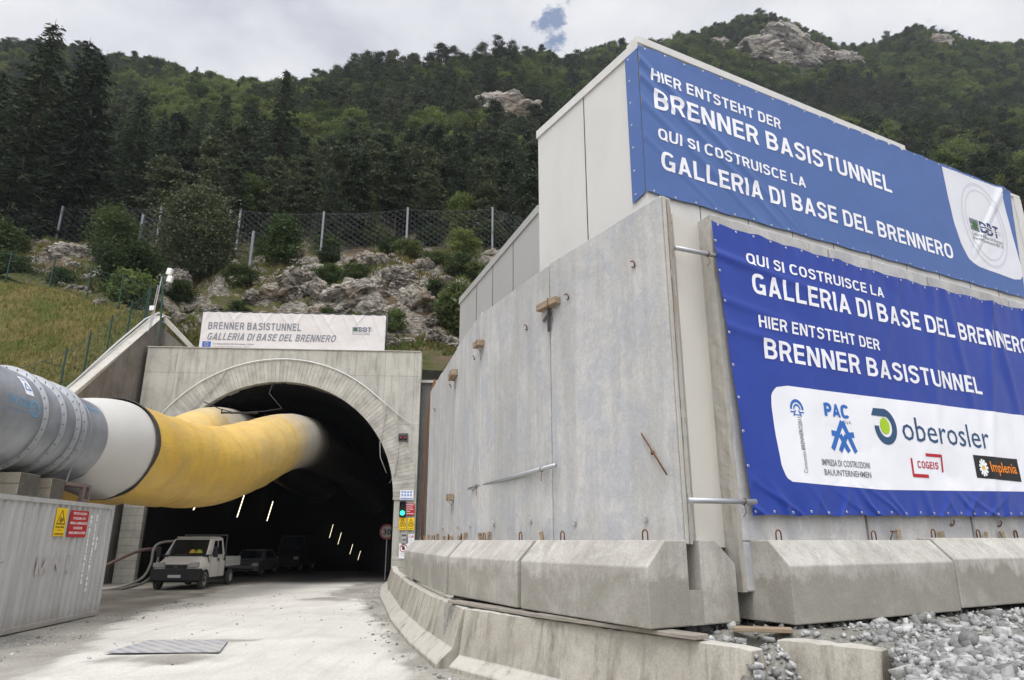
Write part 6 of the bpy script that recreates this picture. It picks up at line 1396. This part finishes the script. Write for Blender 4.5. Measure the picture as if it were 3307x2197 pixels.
# ---- the forest beyond: one object per kind, instanced on scattered points
def ridgeY(t): return _row(7,t)[0]
def forest(name,mesh_sources,npts,lab,region,smin,smax,mind,pick):
    pts=[];grid={}
    tr=0
    while len(pts)<npts and tr<npts*40:
        tr+=1; t=random.uniform(*region[:2]); y=sqrt(random.uniform(region[2]**2,(region[3](t) if callable(region[3]) else region[3])**2)); x=t*y
        if not pick(x,y,t) or not clear(x,y): continue
        key=(int(x/mind),int(y/mind))
        if any((a-x)**2+(b-y)**2<mind*mind for i in (-1,0,1) for j in (-1,0,1) for a,b in grid.get((key[0]+i,key[1]+j),())): continue
        grid.setdefault(key,[]).append((x,y)); pts.append((x,y,hill_z(x,y)-.4))
    me=bpy.data.meshes.new(name); me.from_pydata(pts,[],[]); o=link(name,me)
    ng=bpy.data.node_groups.new(name,'GeometryNodeTree'); ng.interface.new_socket('Geometry',in_out='INPUT',socket_type='NodeSocketGeometry'); ng.interface.new_socket('Geometry',in_out='OUTPUT',socket_type='NodeSocketGeometry')
    n=ng.nodes; gi=n.new('NodeGroupInput'); go=n.new('NodeGroupOutput'); jn=n.new('GeometryNodeJoinGeometry')
    sep_in=gi.outputs[0]
    for i,src in enumerate(mesh_sources):
        oi=n.new('GeometryNodeObjectInfo'); oi.inputs['Object'].default_value=src; oi.inputs['As Instance'].default_value=True; oi.transform_space='ORIGINAL'
        ip=n.new('GeometryNodeInstanceOnPoints'); ix=n.new('GeometryNodeInputIndex'); md=n.new('ShaderNodeMath'); md.operation='MODULO'; md.inputs[1].default_value=len(mesh_sources); ng.links.new(ix.outputs[0],md.inputs[0])
        cp=n.new('ShaderNodeMath'); cp.operation='COMPARE'; cp.inputs[1].default_value=i; cp.inputs[2].default_value=.1; ng.links.new(md.outputs[0],cp.inputs[0])
        rs=n.new('FunctionNodeRandomValue'); rs.data_type='FLOAT'; rs.inputs[2].default_value=smin; rs.inputs[3].default_value=smax; rs.inputs['Seed'].default_value=i+1
        rr=n.new('FunctionNodeRandomValue'); rr.data_type='FLOAT'; rr.inputs[2].default_value=0; rr.inputs[3].default_value=6.28; rr.inputs['Seed'].default_value=i+11
        cx=n.new('ShaderNodeCombineXYZ'); ng.links.new(rr.outputs[1],cx.inputs[2])
        ng.links.new(sep_in,ip.inputs['Points']); ng.links.new(cp.outputs[0],ip.inputs['Selection']); ng.links.new(oi.outputs['Geometry'],ip.inputs['Instance']); ng.links.new(cx.outputs[0],ip.inputs['Rotation']); ng.links.new(rs.outputs[1],ip.inputs['Scale']); ng.links.new(ip.outputs[0],jn.inputs[0])
    ng.links.new(jn.outputs[0],go.inputs[0]); md_=o.modifiers.new('scatter','NODES'); md_.node_group=ng
    return tag(o,lab,'forest',kind='stuff')
OP=[make_tree('open_pine',clumped(12,700+k,5.5,2.6,26,130,.21,(.50,.50,.18),.55,'pine'),PIN,joined=True) for k in range(3)]
OPL=[]
for k,t in enumerate(np.linspace(-.335,.02,22)):
    t+=random.uniform(-.008,.008); y=_row(7,t)[0]-random.uniform(1,9); o=link('pine_tree',OP[k%3],None,(t*y,y,hill_z(t*y,y)-.3)); s_=random.uniform(.8,1.25); o.scale=(s_,s_,s_*random.uniform(.9,1.15)); o.rotation_euler=(random.uniform(-.06,.06),random.uniform(-.06,.06),random.uniform(0,6.28)); tag(o,'x','tree','open-crowned pines along the middle skyline'); OPL.append(o)
OPL.sort(key=lambda o:o.location.x/o.location.y)
for k,o in enumerate(OPL): o['label']='open-crowned pine on the middle skyline, '+(ORDN[k] if k<20 else 'twenty-'+ORDN[k-20])+' from the left'
allo=[o for o in bpy.data.objects if o.type=='MESH' and o.parent is None]
def srcs(meshes):
    out=[]
    for m_ in meshes:
        for o in allo:
            if o.data==m_: out.append(o); break
    return out
S_,P_,B_2=srcs(SPR),srcs(PINS+SPI+OP[:1]),srcs(BRO)
nz=lambda x,y,o: fb(x*.022,y*.022,o,3)
TL_=lambda t: ridgeY(t)*1.02
forest('pine_forest',P_,3000,'dark pine forest covering the slope and the middle ridge',(-.98,.16,102,TL_),.65,1.1,3.3,lambda x,y,t: (nz(x,y,50)>-.2 or y>170) and not (-.74<t<-.36 and y>150 and nz(x,y,71)>-.25) and not (t>-.10 and y>195 and nz(x,y,71)>-.1))
forest('spruce_forest',S_,420,'dark spruces scattered through the forest on the left and middle slopes',(-.98,.16,102,TL_),.6,1.0,5.5,lambda x,y,t: t<-.5 or random.random()<.35)
forest('leafy_forest',B_2,1150,'brighter green leafy woodland patches on the left ridge and upper slope',(-.98,.16,110,TL_),.7,1.15,3.6,lambda x,y,t: nz(x,y,50)<-.05 or (t<-.33 and y>148) or (t>-.10 and y>195))
forest('mountain_leafy_forest',B_2,3000,'green leafy forest on the right-hand mountain',(.10,1.25,110,TL_),.9,1.5,4.4,lambda x,y,t: nz(x,y,60)>.02 or (y>290 and random.random()<.35))
forest('mountain_conifer_forest',P_+S_,3400,'dark conifers on the right-hand mountain',(.10,1.25,100,TL_),.8,1.4,4.2,lambda x,y,t: nz(x,y,60)<.1 or y<260)

# ---- thin mountain air
b=MB(); b.box(-560,760,-12,900,-60,640); hz_=bpy.data.materials.new('air'); hz_.use_nodes=True; t_=hz_.node_tree; t_.nodes.clear()
ov=t_.nodes.new('ShaderNodeOutputMaterial'); pv=t_.nodes.new('ShaderNodeVolumePrincipled'); pv.inputs['Color'].default_value=(.80,.84,.90,1); pv.inputs['Density'].default_value=.00018; pv.inputs['Anisotropy'].default_value=.1; t_.links.new(pv.outputs[0],ov.inputs['Volume'])
tag(b.obj('haze',hz_,None),'thin pale haze softening the far forest and ridges','haze',kind='stuff')
